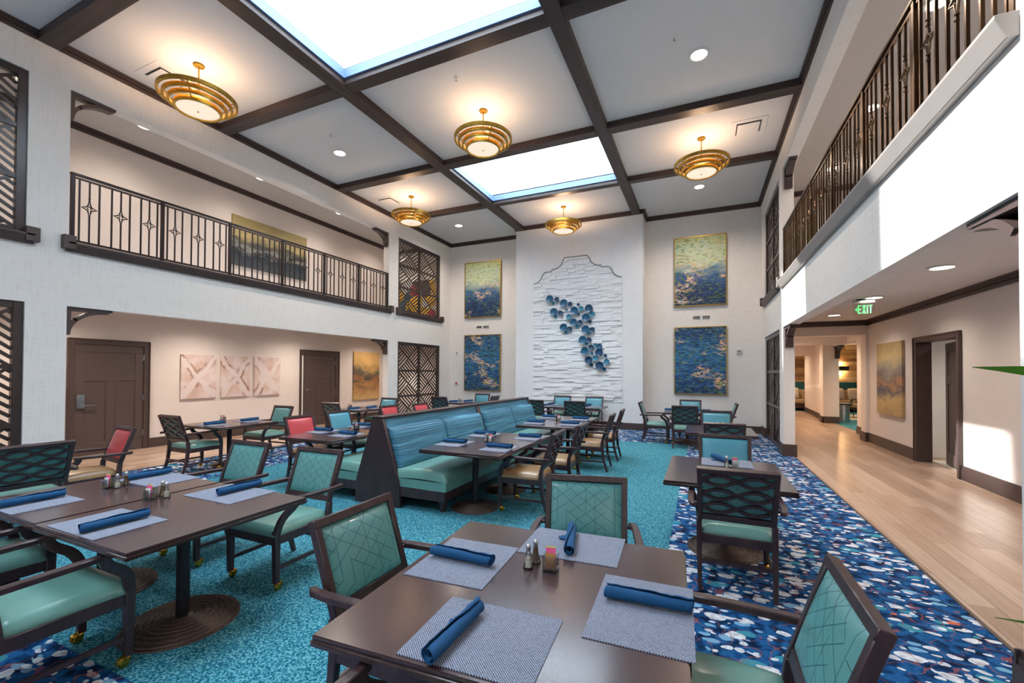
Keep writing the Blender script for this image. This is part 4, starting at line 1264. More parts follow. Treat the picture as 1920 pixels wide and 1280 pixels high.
pillow(5.58, 23.55, 0.79, M['pillow'], 'pale pillow on the sofa in the wide opening', 0.2)
pillow(6.22, 23.62, 0.79, M['pillow'], 'pale pillow half hidden at right in the wide opening')
pillow(4.95, 23.6, 0.79, M['dark_pillow'], 'navy pillow at the left in the wide opening')
t = thing('wall_sconce', 'dark bar sconce glowing on the plank wall', 'wall lamp', (5.75, 24.0, 1.93))
b = MB(); b.box(-0.34, 0.34, -0.12, -0.06, -0.1, 0.1); b.build('shade', M['black'], t)
b = MB(); b.box(-0.30, 0.30, -0.06, 0.0, -0.06, 0.06); b.build('backplate', M['black'], t)
for z in (0.09, -0.09):
    b = MB(); b.box(-0.3, 0.3, -0.055, -0.01, z - 0.005, z + 0.005); b.build('lens', M['sconce_glow'], t)
lamp_light(t, 'POINT', 22, (1.0, 0.62, 0.28), (0, -0.05, 0.22), 0.05)
lamp_light(t, 'POINT', 22, (1.0, 0.62, 0.28), (0, -0.05, -0.22), 0.05)
t = thing('drum_table', 'round metal drum side table at the lounge opening', 'side table', (4.52, 18.35, 0.006))
b = MB(); b.lathe([(0.001, 0), (0.17, 0), (0.17, 0.60), (0.001, 0.60)], 28); b.build('drum', M['chrome'], t, smooth=True)
b = MB(); b.lathe([(0.001, 0.60), (0.24, 0.60), (0.25, 0.62), (0.24, 0.65), (0.001, 0.65)], 28); b.build('top', M['black'], t, smooth=True)
t = thing('lounge_chair', 'dark open-arm lounge chair on the pale rug', 'chair', (5.55, 20.3, 0.02), radians(60))
b = MB(); b.box(-0.3, 0.3, -0.3, 0.3, 0.38, 0.5); b.build('seat', M['sofa'], t, bevel=0.03)
b = MB(); b.hexa([(-0.28, -0.32, 0.5), (0.28, -0.32, 0.5), (0.28, -0.26, 0.5), (-0.28, -0.26, 0.5)], [(-0.28, -0.46, 1.0), (0.28, -0.46, 1.0), (0.28, -0.4, 1.0), (-0.28, -0.4, 1.0)]); b.build('backrest', M['black'], t, bevel=0.02)
for sx in (-1, 1):
    for sy in (-1, 1):
        b = MB(); b.tube([(sx * 0.28, sy * 0.28, 0.4), (sx * 0.31, sy * 0.34, 0.0)], [0.025, 0.015], 8); b.build('leg', M['black'], t)
    b = MB(); b.sweep([(sx * 0.33, -0.36, 0.72), (sx * 0.34, 0.2, 0.68), (sx * 0.31, 0.28, 0.4)], 0.05, 0.03); b.build('armrest', M['black'], t)
b = MB(); b.box(4.7, 7.6, 19.2, 21.6, 0.006, 0.016)
tag(b.build('area_rug', M['rug'], bevel=0.004, seg=1), 'pale mottled rug under the dark lounge chair', 'rug')

# ---- plant whose leaf tips reach in at the right edge
t = thing('potted_plant', 'strappy green plant reaching in at the right edge', 'plant', (1.14, 1.46, 0.006))
b = MB(); b.lathe([(0.001, 0), (0.15, 0), (0.19, 0.5), (0.2, 0.52), (0.18, 0.52), (0.175, 0.47), (0.001, 0.47)], 28); b.build('planter', M['pot'], t, smooth=True)
b = MB(); b.lathe([(0.001, 0.48), (0.174, 0.475)], 20); b.build('soil', M['soil'], t)
def leaf(pts, w):
    b = MB(); n = len(pts); vs = []
    for i, p in enumerate(pts):
        q = i / (n - 1); hw = w * (1 - q ** 1.6) * (0.45 + 0.55 * min(1, q * 4)) + 0.0008
        p = Vector(p)
        t_ = (Vector(pts[min(i + 1, n - 1)]) - Vector(pts[max(i - 1, 0)])).normalized()
        sd = Vector((0, 0, 1)) - t_ * t_.z
        if sd.length < 0.3: sd = Vector((t_.y, -t_.x, 0))
        sd.normalize(); sd = (sd + Vector((0.5 * t_.y, -0.5 * t_.x, 0))).normalized()
        nn = t_.cross(sd)
        vs += [p - sd * hw, p + nn * hw * 0.25, p + sd * hw, p - nn * hw * 0.1]
    fs = []
    for i in range(n - 1):
        for k in range(4): fs.append((i * 4 + k, i * 4 + (k + 1) % 4, i * 4 + 4 + (k + 1) % 4, i * 4 + 4 + k))
    b.add(vs, fs)
    return b
def smooth_path(ps, n=14):
    out = []
    for i in range(n + 1):
        u = i / n; P3 = [Vector(p) for p in ps]
        while len(P3) > 1: P3 = [P3[k].lerp(P3[k + 1], u) for k in range(len(P3) - 1)]
        out.append(P3[0])
    return out
o0 = Vector((1.14, 1.46, 0.006))
tips = [((0.577, 1.349, 1.678), (0.78, 1.42, 1.66), 1.45), ((0.686, 1.517, 1.038), (0.86, 1.53, 1.03), 0.9)]
for tip, mid, hz in tips:
    leaf(smooth_path([Vector((0, 0, 0.48)), Vector((-0.06, -0.01, hz * 0.9)), Vector(mid) - o0 + Vector((0.03, 0, 0.05)), Vector(mid) - o0, Vector(tip) - o0]), 0.052 if hz > 1 else 0.016).build('leaf', M['leaf'], t, smooth=True)
rl = random.Random(5)
for k in range(14):
    a = rl.uniform(-1.9, 1.7); L = rl.uniform(0.25, 0.45); hz = rl.uniform(0.8, 1.5)
    d = Vector((cos(a), sin(a), 0))
    leaf(smooth_path([Vector((0, 0, 0.48)), d * 0.05 + Vector((0, 0, hz)), d * L * 0.7 + Vector((0, 0, hz * 1.05)), d * L + Vector((0, 0, hz * 0.92))]), 0.024).build('leaf', M['leaf'], t, smooth=True)

# ================================================================== FURNITURE
# ---- dining armchair (front towards +y, origin on the floor under the seat)
def arc_pts(p0, p1, p2, n=6):
    p0, p1, p2 = Vector(p0), Vector(p1), Vector(p2)
    return [p0.lerp(p1, i / n).lerp(p1.lerp(p2, i / n), i / n) for i in range(n + 1)]

def make_chair(label, back_m, seat_m):
    t = thing('dining_chair', label, 'chair')
    W = M['chair']
    # seat cushion: crowned, slightly wider at the front
    b = MB()
    def top(u, v):
        x = (u * 2 - 1); y = v * 2 - 1
        hw = 0.262 + 0.012 * y
        cr = (1 - abs(x) ** 3.2) * (1 - abs(y) ** 3.2)
        edge = min(1, (1 - max(abs(x), abs(y))) * 9)
        return (x * hw, 0.015 + y * 0.262, 0.425 + 0.045 * sqrt(max(0, min(1, edge))) + 0.028 * cr)
    def bot(u, v):
        x = (u * 2 - 1); y = v * 2 - 1
        return (x * (0.262 + 0.012 * y), 0.015 + y * 0.262, 0.41)
    n = 18
    b.grid(n, n, top); k = len(b.v); b.grid(n, n, bot)
    ring = [i for i in range(n + 1)] + [(j + 1) * (n + 1) - 1 for j in range(1, n + 1)] + [n * (n + 1) + i for i in range(n - 1, -1, -1)] + [j * (n + 1) for j in range(n - 1, 0, -1)]
    for i in range(len(ring)):
        a, c = ring[i], ring[(i + 1) % len(ring)]
        b.f.append((a, c, c + k, a + k))
    b.build('seat', seat_m, t, smooth=True, angle=60)
    # seat rails
    b = MB()
    b.box(-0.245, 0.245, 0.245, 0.272, 0.345, 0.412); b.box(-0.245, 0.245, -0.262, -0.235, 0.345, 0.412)
    b.box(-0.272, -0.245, -0.24, 0.25, 0.345, 0.412); b.box(0.245, 0.272, -0.24, 0.25, 0.345, 0.412)
    b.build('seat_rail', W, t, bevel=0.003, seg=1)
    # legs
    for sx in (-1, 1):
        b = MB(); x = sx * 0.258
        b.hexa([(x - 0.019, 0.231, 0.058), (x + 0.019, 0.231, 0.058), (x + 0.019, 0.269, 0.058), (x - 0.019, 0.269, 0.058)],
               [(x - 0.024, 0.228, 0.45), (x + 0.024, 0.228, 0.45), (x + 0.024, 0.276, 0.45), (x - 0.024, 0.276, 0.45)])
        lg = b.build('leg', W, t, bevel=0.003, seg=1)
        b = MB()
        b.tube([(x, 0.25, 0.06), (x, 0.25, 0.045)], 0.013, 10)
        b.lathe([(0.001, -0.017), (0.018, -0.016), (0.026, -0.008), (0.026, 0.008), (0.018, 0.016), (0.001, 0.017)], 16, (x, 0.232, 0.0262), 'x')
        b.sweep([(x - 0.016, 0.25, 0.05), (x - 0.016, 0.238, 0.022)], 0.004, 0.018); b.sweep([(x + 0.016, 0.25, 0.05), (x + 0.016, 0.238, 0.022)], 0.004, 0.018)
        b.tube([(x, 0.255, 0.056), (x, 0.235, 0.052), (x, 0.212, 0.045), (x, 0.200, 0.026)], [0.016, 0.021, 0.019, 0.008], 8)
        b.build('caster', M['brass'], lg, smooth=True)
        b = MB(); x = sx * 0.255
        b.sweep([(x * 0.97, -0.335, 0.0), (x, -0.275, 0.22), (x, -0.252, 0.42), (x, -0.262, 0.53)], [0.03, 0.036, 0.04, 0.038], [0.034, 0.042, 0.05, 0.045], up=(0, -1, 0))
        b.build('leg', W, t, bevel=0.003, seg=1)
        # side stretcher
        b = MB(); b.sweep([(sx * 0.258, 0.245, 0.165), (sx * 0.252, -0.29, 0.165)], 0.018, 0.028); b.build('stretcher', W, t)
    b = MB(); b.sweep([(-0.25, -0.285, 0.215), (0.25, -0.285, 0.215)], 0.018, 0.028); b.build('stretcher', W, t)
    # back frame
    b = MB()
    def bk(x, z, o=0.0):            # point on the raked plane of the back; o moves it forward
        return (x, -0.262 - (z - 0.53) * 0.335 + o, z)
    up = (0, 1, 0.335)
    for sx in (-1, 1):
        b.sweep([bk(sx * 0.246, 0.53), bk(sx * 0.250, 0.75), bk(sx * 0.254, 0.95)], 0.036, 0.044, up=up)
    b.sweep([bk(-0.272, 0.932), bk(0.272, 0.932)], 0.042, 0.046, up=up)
    b.sweep([bk(-0.25, 0.555), bk(0.25, 0.555)], 0.05, 0.036, up=up)
    b.build('back_frame', W, t, bevel=0.004, seg=1)
    # upholstered pad
    b = MB()
    def pad(u, v):
        x = u * 2 - 1; y = v * 2 - 1
        z = 0.582 + 0.33 * v
        e = min(1, (1 - max(abs(x), abs(y))) * 8)
        return bk(x * 0.234, z, 0.010 + 0.014 * sqrt(max(0, e)) + 0.018 * (1 - x * x) * (1 - y * y))
    def padb(u, v): return bk((u * 2 - 1) * 0.234, 0.582 + 0.33 * v, -0.004)
    n = 12
    b.grid(n, n, pad); k = len(b.v); b.grid(n, n, padb)
    ring = [i for i in range(n + 1)] + [(j + 1) * (n + 1) - 1 for j in range(1, n + 1)] + [n * (n + 1) + i for i in range(n - 1, -1, -1)] + [j * (n + 1) for j in range(n - 1, 0, -1)]
    for i in range(len(ring)):
        a, c = ring[i], ring[(i + 1) % len(ring)]
        b.f.append((a, c, c + k, a + k))
    b.build('back_pad', back_m, t, smooth=True, angle=60)
    # openwork behind it: three pairs of crossing waves
    b = MB()
    for r in range(3):
        zc = 0.638 + r * 0.110
        for s in (-1, 1):
            pts = []
            for i in range(25):
                x = -0.238 + 0.476 * i / 24
                ph = sin(pi * (x + 0.238) / 0.238)
                pts.append(bk(x, zc + s * 0.038 * ph, -0.016))
            b.sweep(pts, 0.021, 0.02, up=up)
    b.build('openwork', W, t)
    # arms with their curved supports
    for sx in (-1, 1):
        b = MB()
        path = [(sx * 0.285, -0.365, 0.655), (sx * 0.305, -0.335, 0.656), (sx * 0.315, -0.25, 0.658), (sx * 0.318, 0.0, 0.664), (sx * 0.312, 0.16, 0.668)]
        b.sweep(path, [0.034, 0.040, 0.044, 0.046, 0.042], [0.03, 0.032, 0.032, 0.032, 0.028])
        sup = arc_pts((sx * 0.262, 0.25, 0.43), (sx * 0.285, 0.245, 0.54), (sx * 0.298, 0.17, 0.585), 5) + arc_pts((sx * 0.298, 0.17, 0.585), (sx * 0.308, 0.115, 0.62), (sx * 0.312, 0.115, 0.662), 4)[1:]
        b.sweep(sup, 0.036, 0.052, up=(0, 1, 0.3))
        b.sweep([bk(sx * 0.25, 0.655, 0.0), (sx * 0.30, -0.30, 0.655)], 0.02, 0.022)
        b.build('armrest', W, t, bevel=0.005, seg=1)
    return t

_chair = {}
def chair(kind, x, y, face, label):
    """face: compass angle the sitter looks to, degrees, 90 = +y"""
    rz = radians(face - 90)
    if kind not in _chair:
        bm, sm = {'teal': (M['teal_pattern'], M['teal_seat']), 'blue': (M['teal_daylit'], M['teal_seat']), 'coral': (M['coral'], M['tan'])}[kind]
        c = make_chair(label, bm, sm); _chair[kind] = c
        c['group'] = 'dining armchairs around the tables'
    else:
        c = dup(_chair[kind], (x, y, 0), rz, label)
    c.location = (x, y, 0.008); c.rotation_euler = (0, 0, rz)
    return c

# ---- tables
_tbl = {}
def table(x, y, w, l, rz, label, bases=1, base_r=0.325):
    t = thing('dining_table', label, 'table', (x, y, 0.008), radians(rz), 'dining tables')
    H = TZ - 0.008
    b = MB()
    # stepped edge: main slab, small cove, upper slab
    b.box(-w / 2 + 0.006, w / 2 - 0.006, -l / 2 + 0.006, l / 2 - 0.006, H - 0.014, H)
    b.build('tabletop', M['top'], t, bevel=0.004, seg=2)
    b = MB(); b.box(-w / 2, w / 2, -l / 2, l / 2, H - 0.042, H - 0.014); b.build('edge_band', M['edge'], t, bevel=0.008, seg=3)
    for k in range(bases):
        yb = 0 if bases == 1 else (k - 0.5) * l * 0.5
        b = MB(); b.box(-0.26, 0.26, yb - 0.03, yb + 0.03, H - 0.062, H - 0.042); b.box(-0.03, 0.03, yb - 0.26, yb + 0.26, H - 0.062, H - 0.042)
        b.build('top_bracket', M['column'], t)
        b = MB(); b.lathe([(0.001, 0.03), (0.06, 0.03), (0.052, 0.05), (0.038, 0.055), (0.038, H - 0.062), (0.001, H - 0.062)], 24, (0, yb, 0)); b.build('column', M['column'], t, smooth=True)
        prof = [(0.001, 0.052), (0.055, 0.05)]
        n = 22
        for i in range(n):
            q = (i + 1) / n
            r = 0.055 + (base_r - 0.065) * q
            z = 0.045 - 0.027 * q * q
            prof += [(r - 0.009, z), (r - 0.006, z + 0.006), (r - 0.003, z + 0.006), (r, z)]
        prof += [(base_r, 0.012), (base_r, 0.0), (0.001, 0.0)]
        b = MB(); b.lathe(prof, 48); o = b.build('base_plate', M['base'], t, smooth=True, angle=70); o.location = (0, yb, 0)
    return t

# ---- table settings
_set = {}
def placemat(x, y, rz, w, d, label, z=TZ):
    b = MB(); b.box(-w / 2, w / 2, -d / 2, d / 2, 0.0, 0.0035)
    o = b.build('placemat', M['mat']); o.location = (x, y, z); o.rotation_euler = (0, 0, radians(rz))
    return tag(o, label, 'placemat', 'woven blue placemats')

def napkin(x, y, rz, label, z=TZ + 0.0035, L=0.31, flap=True):
    """rolled napkin lying along local x"""
    if 'nap' not in _set:
        b = MB(); n = 44; turns = 2.2; m = 16; rn = random.Random(11)
        wob = [rn.uniform(-1, 1) for _ in range(m + 1)]
        vs = []
        for j in range(m + 1):
            xx = -0.5 + j / m
            for i in range(n + 1):
                a = 2 * pi * turns * i / n + 0.25 * sin(xx * 5) + (0.6 * (xx) if i > n * 0.6 else 0)
                r = 0.007 + 0.023 * i / n + 0.0022 * wob[j] * (i / n)
                vs.append((xx * L + 0.010 * (i / n) * sin(xx * 3) + 0.006 * sin(i * 0.35), r * cos(a), 0.031 + r * sin(a) * 0.93))
        fs = [(j * (n + 1) + i, j * (n + 1) + i + 1, (j + 1) * (n + 1) + i + 1, (j + 1) * (n + 1) + i) for j in range(m) for i in range(n)]
        b.add(vs, fs)
        o = b.build('rolled_napkin', M['navy_cloth'], None, smooth=True, angle=80)
        mo = o.modifiers.new('thickness', 'SOLIDIFY'); mo.thickness = 0.0024; mo.offset = 0
        b = MB()
        b.add([(0.03, 0.018, 0.004), (0.11, 0.018, 0.004), (0.075, 0.075, 0.003), (0.045, 0.062, 0.003), (0.03, 0.018, 0.008), (0.11, 0.018, 0.010), (0.075, 0.075, 0.008), (0.045, 0.062, 0.010)],
              [(3, 2, 1, 0), (4, 5, 6, 7), (0, 1, 5, 4), (1, 2, 6, 5), (2, 3, 7, 6), (3, 0, 4, 7)])
        b.build('loose_corner', M['navy_cloth'], o, bevel=0.002)
        _set['nap'] = o
    else:
        s = _set['nap']; o = s.copy(); COL.objects.link(o)
        for ch in s.children:
            c = ch.copy(); COL.objects.link(c); c.parent = o
    o.location = (x, y, z); o.rotation_euler = (0, 0, radians(rz))
    return tag(o, label, 'napkin', 'rolled blue napkins')

def _copy_into(key, name, label, cat, group, loc, makers):
    t = thing(name, label, cat, loc, 0, group)
    if key not in _set:
        _set[key] = [f(t) for f in makers]
    else:
        for s in _set[key]:
            o = s.copy(); COL.objects.link(o); o.parent = t
    return t

def shaker(x, y, kind, label, z=TZ):
    def glass(t):
        b = MB(); b.lathe([(0.001, 0.0), (0.024, 0.0), (0.025, 0.006), (0.018, 0.03), (0.013, 0.06), (0.0105, 0.082), (0.0095, 0.082), (0.0115, 0.06), (0.0162, 0.03), (0.0215, 0.008), (0.001, 0.007)], 20)
        return b.build('glass_body', M['glass'], t, smooth=True)
    def fill(t):
        hh = 0.040 if kind == 'salt' else 0.066
        prof = [(0.001, 0.0076)] + [(0.0208 - (0.0208 - 0.0104) * min(1, q / 0.066) ** 0.8, 0.0085 + q) for q in (0, hh * 0.33, hh * 0.66, hh)] + [(0.001, 0.0085 + hh)]
        b = MB(); b.lathe(prof, 18); return b.build('contents', M['salt' if kind == 'salt' else 'pepper'], t, smooth=True)
    def cap(t):
        b = MB(); b.lathe([(0.0105, 0.080), (0.0115, 0.084), (0.0108, 0.09), (0.0125, 0.096), (0.0115, 0.106), (0.006, 0.112), (0.001, 0.113)], 20); return b.build('cap', M['chrome'], t, smooth=True)
    return _copy_into(kind, kind + '_shaker', label, 'shaker', 'salt and pepper shakers', (x, y, z), (glass, fill, cap))

def caddy(x, y, where, rz=0, z=TZ, first='white_paper'):
    def holder(t):
        b = MB(); w, h, th = 0.032, 0.075, 0.004
        b.box(-w, w, -w, w, 0, 0.012)
        b.box(-w, w, -w, -w + th, 0.012, h); b.box(-w, w, w - th, w, 0.012, h); b.box(-w, -w + th, -w + th, w - th, 0.012, h); b.box(w - th, w, -w + th, w - th, 0.012, h)
        return b.build('glass_box', M['glass'], t)
    t = _copy_into('caddy', 'sugar_caddy', 'square glass sugar caddy ' + where, 'caddy', 'sugar caddies', (x, y, z), (holder,))
    a = radians(rz); t.rotation_euler = (0, 0, a)
    for i, (mk, dy, hh, tl, cname) in enumerate(((first, -0.019, 0.072, -6, 'brown' if first == 'brown_paper' else 'white'), ('pink_paper', -0.006, 0.092, -3, 'pink'), ('yellow_paper', 0.008, 0.098, 4, 'yellow'))):
        if mk not in _set:
            b = MB(); n = 8
            b.grid(n, n, lambda u, v: ((u - 0.5) * 0.046, -0.0035 * sin(pi * u) * sin(pi * v), v * hh))
            b.grid(n, n, lambda u, v: ((u - 0.5) * 0.046, 0.0035 * sin(pi * u) * sin(pi * v), v * hh))
            o = b.build('sweetener_packet', M[mk], None, smooth=True); _set[mk] = o
        else:
            o = _set[mk].copy(); COL.objects.link(o)
        o.location = (x - sin(a) * dy, y + cos(a) * dy, z + 0.013); o.rotation_euler = (radians(tl), 0, a)
        tag(o, '%s sweetener packet in the sugar caddy %s' % (cname, where), 'packet', 'sweetener packets')
    return t

def cruet(x, y, where, ang=0, gap=0.07):
    """salt, pepper and caddy in a row"""
    a = radians(ang); c, s = cos(a), sin(a)
    caddy(x, y, where, ang)
    shaker(x - c * gap, y - s * gap, 'salt', 'glass salt shaker ' + where)
    shaker(x - c * gap - s * 0.055, y - s * gap + c * 0.055, 'pepper', 'glass pepper shaker ' + where)

# ---- banquette: two double-sided units back to back in a row
BXC = -3.715
def banquette(y0, y1, label):
    t = thing('banquette', label, 'banquette', (BXC, y0, 0.009), 0, 'double-sided banquette units')
    L = y1 - y0; W = M['chair']
    b = MB(); pr = [(-0.36, 0.0), (0.36, 0.0), (0.34, 0.3), (0.075, 1.09), (-0.075, 1.09), (-0.34, 0.3)]
    b.prism(pr, 'xz', 0.0, 0.05); b.build('end_panel', W, t, bevel=0.006, seg=1)
    b = MB(); b.prism(pr, 'xz', L - 0.05, L); b.build('end_panel', W, t, bevel=0.006, seg=1)
    b = MB(); b.box(-0.085, 0.085, 0.0, L, 1.07, 1.10); b.build('cap_rail', W, t, bevel=0.006, seg=1)
    b = MB(); b.prism([(-0.30, 0.30), (0.30, 0.30), (0.06, 1.07), (-0.06, 1.07)], 'xz', 0.05, L - 0.05); b.build('core', M['booth'], t)
    for s in (-1, 1):
        b = MB(); xa, xb = s * 0.28, s * 0.98
        b.box(xa, xb, 0.02, L - 0.02, 0.14, 0.26); b.build('seat_base', W, t, bevel=0.006, seg=1)
        b = MB(); N = 20
        def top(u, v, s=s):
            x = 0.27 + 0.73 * u; y = 0.02 + (L - 0.04) * v
            e = min(1, (1 - abs(v * 2 - 1)) * L / 2 / 0.06); f = min(1, (1 - u) * 0.73 / 0.07)
            return (s * x, y, 0.36 + 0.11 * sqrt(max(0, 1 - (1 - e) ** 2)) * sqrt(max(0, 1 - (1 - f) ** 2)) + 0.02 * sin(pi * u))
        vs = [0, 0.004, 0.010, 0.018, 0.03] + [0.03 + 0.94 * i / 8 for i in range(1, 9)] + [0.982, 0.99, 0.996, 1.0]
        us = [0, 0.2, 0.4, 0.6, 0.8, 0.9, 0.93, 0.96, 0.985, 1.0]
        vs_, fs_ = [], []
        for v in vs:
            for u in us: vs_.append(top(u, v))
        nu = len(us)
        for j in range(len(vs) - 1):
            for i in range(nu - 1): fs_.append((j * nu + i, j * nu + i + 1, (j + 1) * nu + i + 1, (j + 1) * nu + i))
        b.add(vs_, fs_)
        b.box(s * 0.27, s * 1.0, 0.02, L - 0.02, 0.26, 0.362)
        b.build('seat', M['teal_seat'], t, smooth=True, angle=50)
        for k in range(2):
            ya, yb = 0.05 + (L - 0.1) * k / 2 + 0.012, 0.05 + (L - 0.1) * (k + 1) / 2 - 0.012
            b = MB()
            def face(u, v, s=s, ya=ya, yb=yb):
                z = 0.46 + 0.49 * v; y = ya + (yb - ya) * u
                e = min(1, min(u, 1 - u) * (yb - ya) / 0.05); f = min(1, min(v, 1 - v) * 0.49 / 0.05)
                th = 0.035 + 0.065 * sqrt(max(0, 1 - (1 - e) ** 2)) * sqrt(max(0, 1 - (1 - f) ** 2))
                return (s * (0.30 - (z - 0.30) * 0.312 + th), y, z)
            us2 = [0, 0.006, 0.015, 0.03, 0.05] + [0.05 + 0.9 * i / 10 for i in range(1, 11)] + [0.97, 0.985, 0.994, 1.0]
            vs2 = [0, 0.02, 0.05, 0.1] + [0.1 + 0.8 * i / 6 for i in range(1, 7)] + [0.95, 0.98, 1.0]
            vv = [face(u, v) for v in vs2 for u in us2]; nu = len(us2)
            ff = [(j * nu + i, j * nu + i + 1, (j + 1) * nu + i + 1, (j + 1) * nu + i) for j in range(len(vs2) - 1) for i in range(nu - 1)]
            b.add(vv, ff)
            def slab(z): return s * (0.30 - (z - 0.30) * 0.312 + 0.036)
            b.prism([(s * 0.04, 0.46), (slab(0.46), 0.46), (slab(0.95), 0.95), (s * 0.02, 0.95)], 'xz', ya, yb)
            b.build('back_cushion', M['booth'], t, smooth=True, angle=50)
        for yy in (0.12, L - 0.12):
            b = MB(); x = s * 0.90
            b.hexa([(x - 0.022, yy - 0.022, 0), (x + 0.022, yy - 0.022, 0), (x + 0.022, yy + 0.022, 0), (x - 0.022, yy + 0.022, 0)], [(x - 0.04, yy - 0.04, 0.14), (x + 0.04, yy - 0.04, 0.14), (x + 0.04, yy + 0.04, 0.14), (x - 0.04, yy + 0.04, 0.14)])
            b.build('leg', W, t)
banquette(4.23, 6.70, 'nearer blue striped double-sided banquette with teal seats')
banquette(6.705, 9.15, 'farther blue striped double-sided banquette towards the stone panel')

# ---- nearest square table
table(-0.665, 1.745, 1.24, 1.25, 3.0, 'nearest square dining table at the bottom of the picture')
chair('teal', -1.27, 1.73, 0, 'teal patterned armchair on the left side of the nearest square table')
chair('teal', -0.64, 2.50, 282, 'teal patterned armchair on the far side of the nearest square table')
chair('teal', 0.06, 1.76, 180, 'teal armchair on the right side of the nearest square table')
chair('teal', -0.72, 0.98, 90, 'teal armchair mostly hidden at the near edge of the nearest table')
for (x, y, rz, w, d, nx, ny, nr, s) in ((-1.055, 1.83, 3, 0.39, 0.46, -1.065, 1.808, 0, 'left'), (-0.625, 2.225, 3, 0.50, 0.37, -0.64, 2.235, 103, 'far'),
                                      (-0.69, 1.335, 3, 0.46, 0.38, -0.775, 1.285, 89, 'near'), (-0.21, 1.725, 2, 0.365, 0.50, -0.195, 1.765, 2, 'right')):
    placemat(x, y, rz, w, d, 'woven blue placemat at the %s side of the nearest square table' % s)
    napkin(nx, ny, nr, 'rolled navy napkin at the %s side of the nearest square table' % s)
caddy(-0.642, 1.905, 'on the nearest square table', 5, TZ, 'brown_paper')
shaker(-0.747, 1.885, 'salt', 'glass salt shaker on the nearest square table')
shaker(-0.735, 1.950, 'pepper', 'glass pepper shaker on the nearest square table')

# ---- pair of tables pushed together at left
table(-3.14, 1.73, 1.01, 1.09, 0, 'right-hand table of the joined pair at lower left')
table(-4.16, 1.74, 1.01, 1.09, 0, 'left-hand table of the joined pair at lower left')
chair('teal', -3.20, 2.50, 271, 'teal armchair behind the right-hand table of the joined pair')
chair('teal', -4.16, 2.50, 270, 'teal armchair behind the left-hand table of the joined pair')
chair('teal', -3.21, 1.10, 90, 'teal armchair at lower left, its seat nearest the camera')
chair('teal', -4.20, 1.12, 90, 'teal armchair cut by the left edge, before the joined tables')
for (x, y, nx, ny, w, s) in ((-3.27, 1.39, -3.173, 1.385, 'right-hand', 'near'), (-3.24, 2.10, -3.235, 2.17, 'right-hand', 'far'), (-4.27, 1.39, -4.24, 1.385, 'left-hand', 'near'), (-4.22, 2.13, -4.36, 2.125, 'left-hand', 'far')):
    placemat(x, y, 0, 0.53, 0.36, 'woven blue placemat on the %s joined table, %s side' % (w, s))
    napkin(nx, ny, 88, 'rolled navy napkin on the %s joined table, %s side' % (w, s))
caddy(-3.60, 1.76, 'on the right-hand joined table', 10)
shaker(-3.555, 1.84, 'salt', 'glass salt shaker on the right-hand joined table')
shaker(-3.62, 1.85, 'pepper', 'glass pepper shaker on the right-hand joined table')
caddy(-4.25, 1.80, 'on the left-hand joined table', 10)
shaker(-4.19, 1.83, 'salt', 'glass salt shaker on the left-hand joined table')
shaker(-4.22, 1.90, 'pepper', 'glass pepper shaker on the left-hand joined table')

# ---- table at the far left edge, with the coral chair
table(-7.25, 1.95, 1.07, 1.07, 0, 'dining table mostly hidden behind the openwork chair at far left')
chair('teal', -6.22, 1.92, 180, 'dark openwork chair back with teal behind, at left edge')
chair('coral', -6.72, 2.60, 264, 'single coral red armchair in front of the keypad door')

# ---- left wall tables
table(-7.72, 4.97, 1.12, 1.09, 0, 'table below the three cross canvases', 1, 0.28)
chair('teal', -7.75, 4.43, 90, 'openwork armchair on the near side of the table below the cross canvases')
chair('teal', -7.90, 5.80, 270, 'teal armchair on the far side of the table below the cross canvases')
for x, y, s in ((-7.70, 4.68, 'near'), (-7.68, 5.30, 'far')):
    placemat(x, y, 0, 0.46, 0.33, 'placemat on the %s side of the table below the cross canvases' % s)
    napkin(x, y + 0.02, 86, 'rolled napkin on the %s side of the table below the cross canvases' % s)
cruet(-8.10, 5.10, 'on the table below the cross canvases')
table(-7.90, 8.32, 1.05, 1.05, 0, 'table below the ochre canvas by the brown door')
chair('teal', -7.82, 7.72, 90, 'openwork armchair nearest the brown door, before the ochre canvas table')
chair('blue', -7.85, 9.02, 270, 'teal armchair behind the table below the ochre canvas')
for x, y, s in ((-7.82, 8.06, 'near'), (-7.72, 8.58, 'far')):
    placemat(x, y, 0, 0.46, 0.33, 'placemat on the %s side of the table below the ochre canvas' % s)
    napkin(x, y, 84, 'rolled napkin on the %s side of the table below the ochre canvas' % s)
cruet(-8.2, 8.33, 'on the table below the ochre canvas')

# ---- tables on the left flank of the banquette
table(-4.95, 5.08, 1.03, 1.76, 0, 'long table on the left side of the nearer banquette', 2, 0.28)
chair('coral', -5.54, 4.93, 0, 'coral armchair with tan seat, nearest on the left side of the banquette')
chair('blue', -5.66, 5.86, 0, 'teal armchair, coloured bluer for daylight, beside the coral one, left of the banquette')
for x, y, r, s in ((-5.35, 4.89, 4, 'coral chair'), (-4.74, 4.77, -3, 'near banquette'), (-5.28, 5.66, 4, 'daylit teal chair'), (-4.70, 5.60, 0, 'inner banquette')):
    placemat(x, y, 90, 0.42, 0.33, 'placemat before the %s seat of the table left of the banquette' % s)
    napkin(x, y, r, 'rolled napkin before the %s seat of the table left of the banquette' % s)
cruet(-5.0, 5.22, 'on the table left of the nearer banquette')
table(-4.95, 7.90, 1.03, 1.96, 0, 'long table hidden on the left side of the farther banquette', 2, 0.30)
chair('coral', -5.70, 7.28, 0, 'pink lit coral armchair, the left one of two above the banquette top')
chair('coral', -5.52, 8.15, 0, 'pink lit coral armchair, the right one of two above the banquette top')

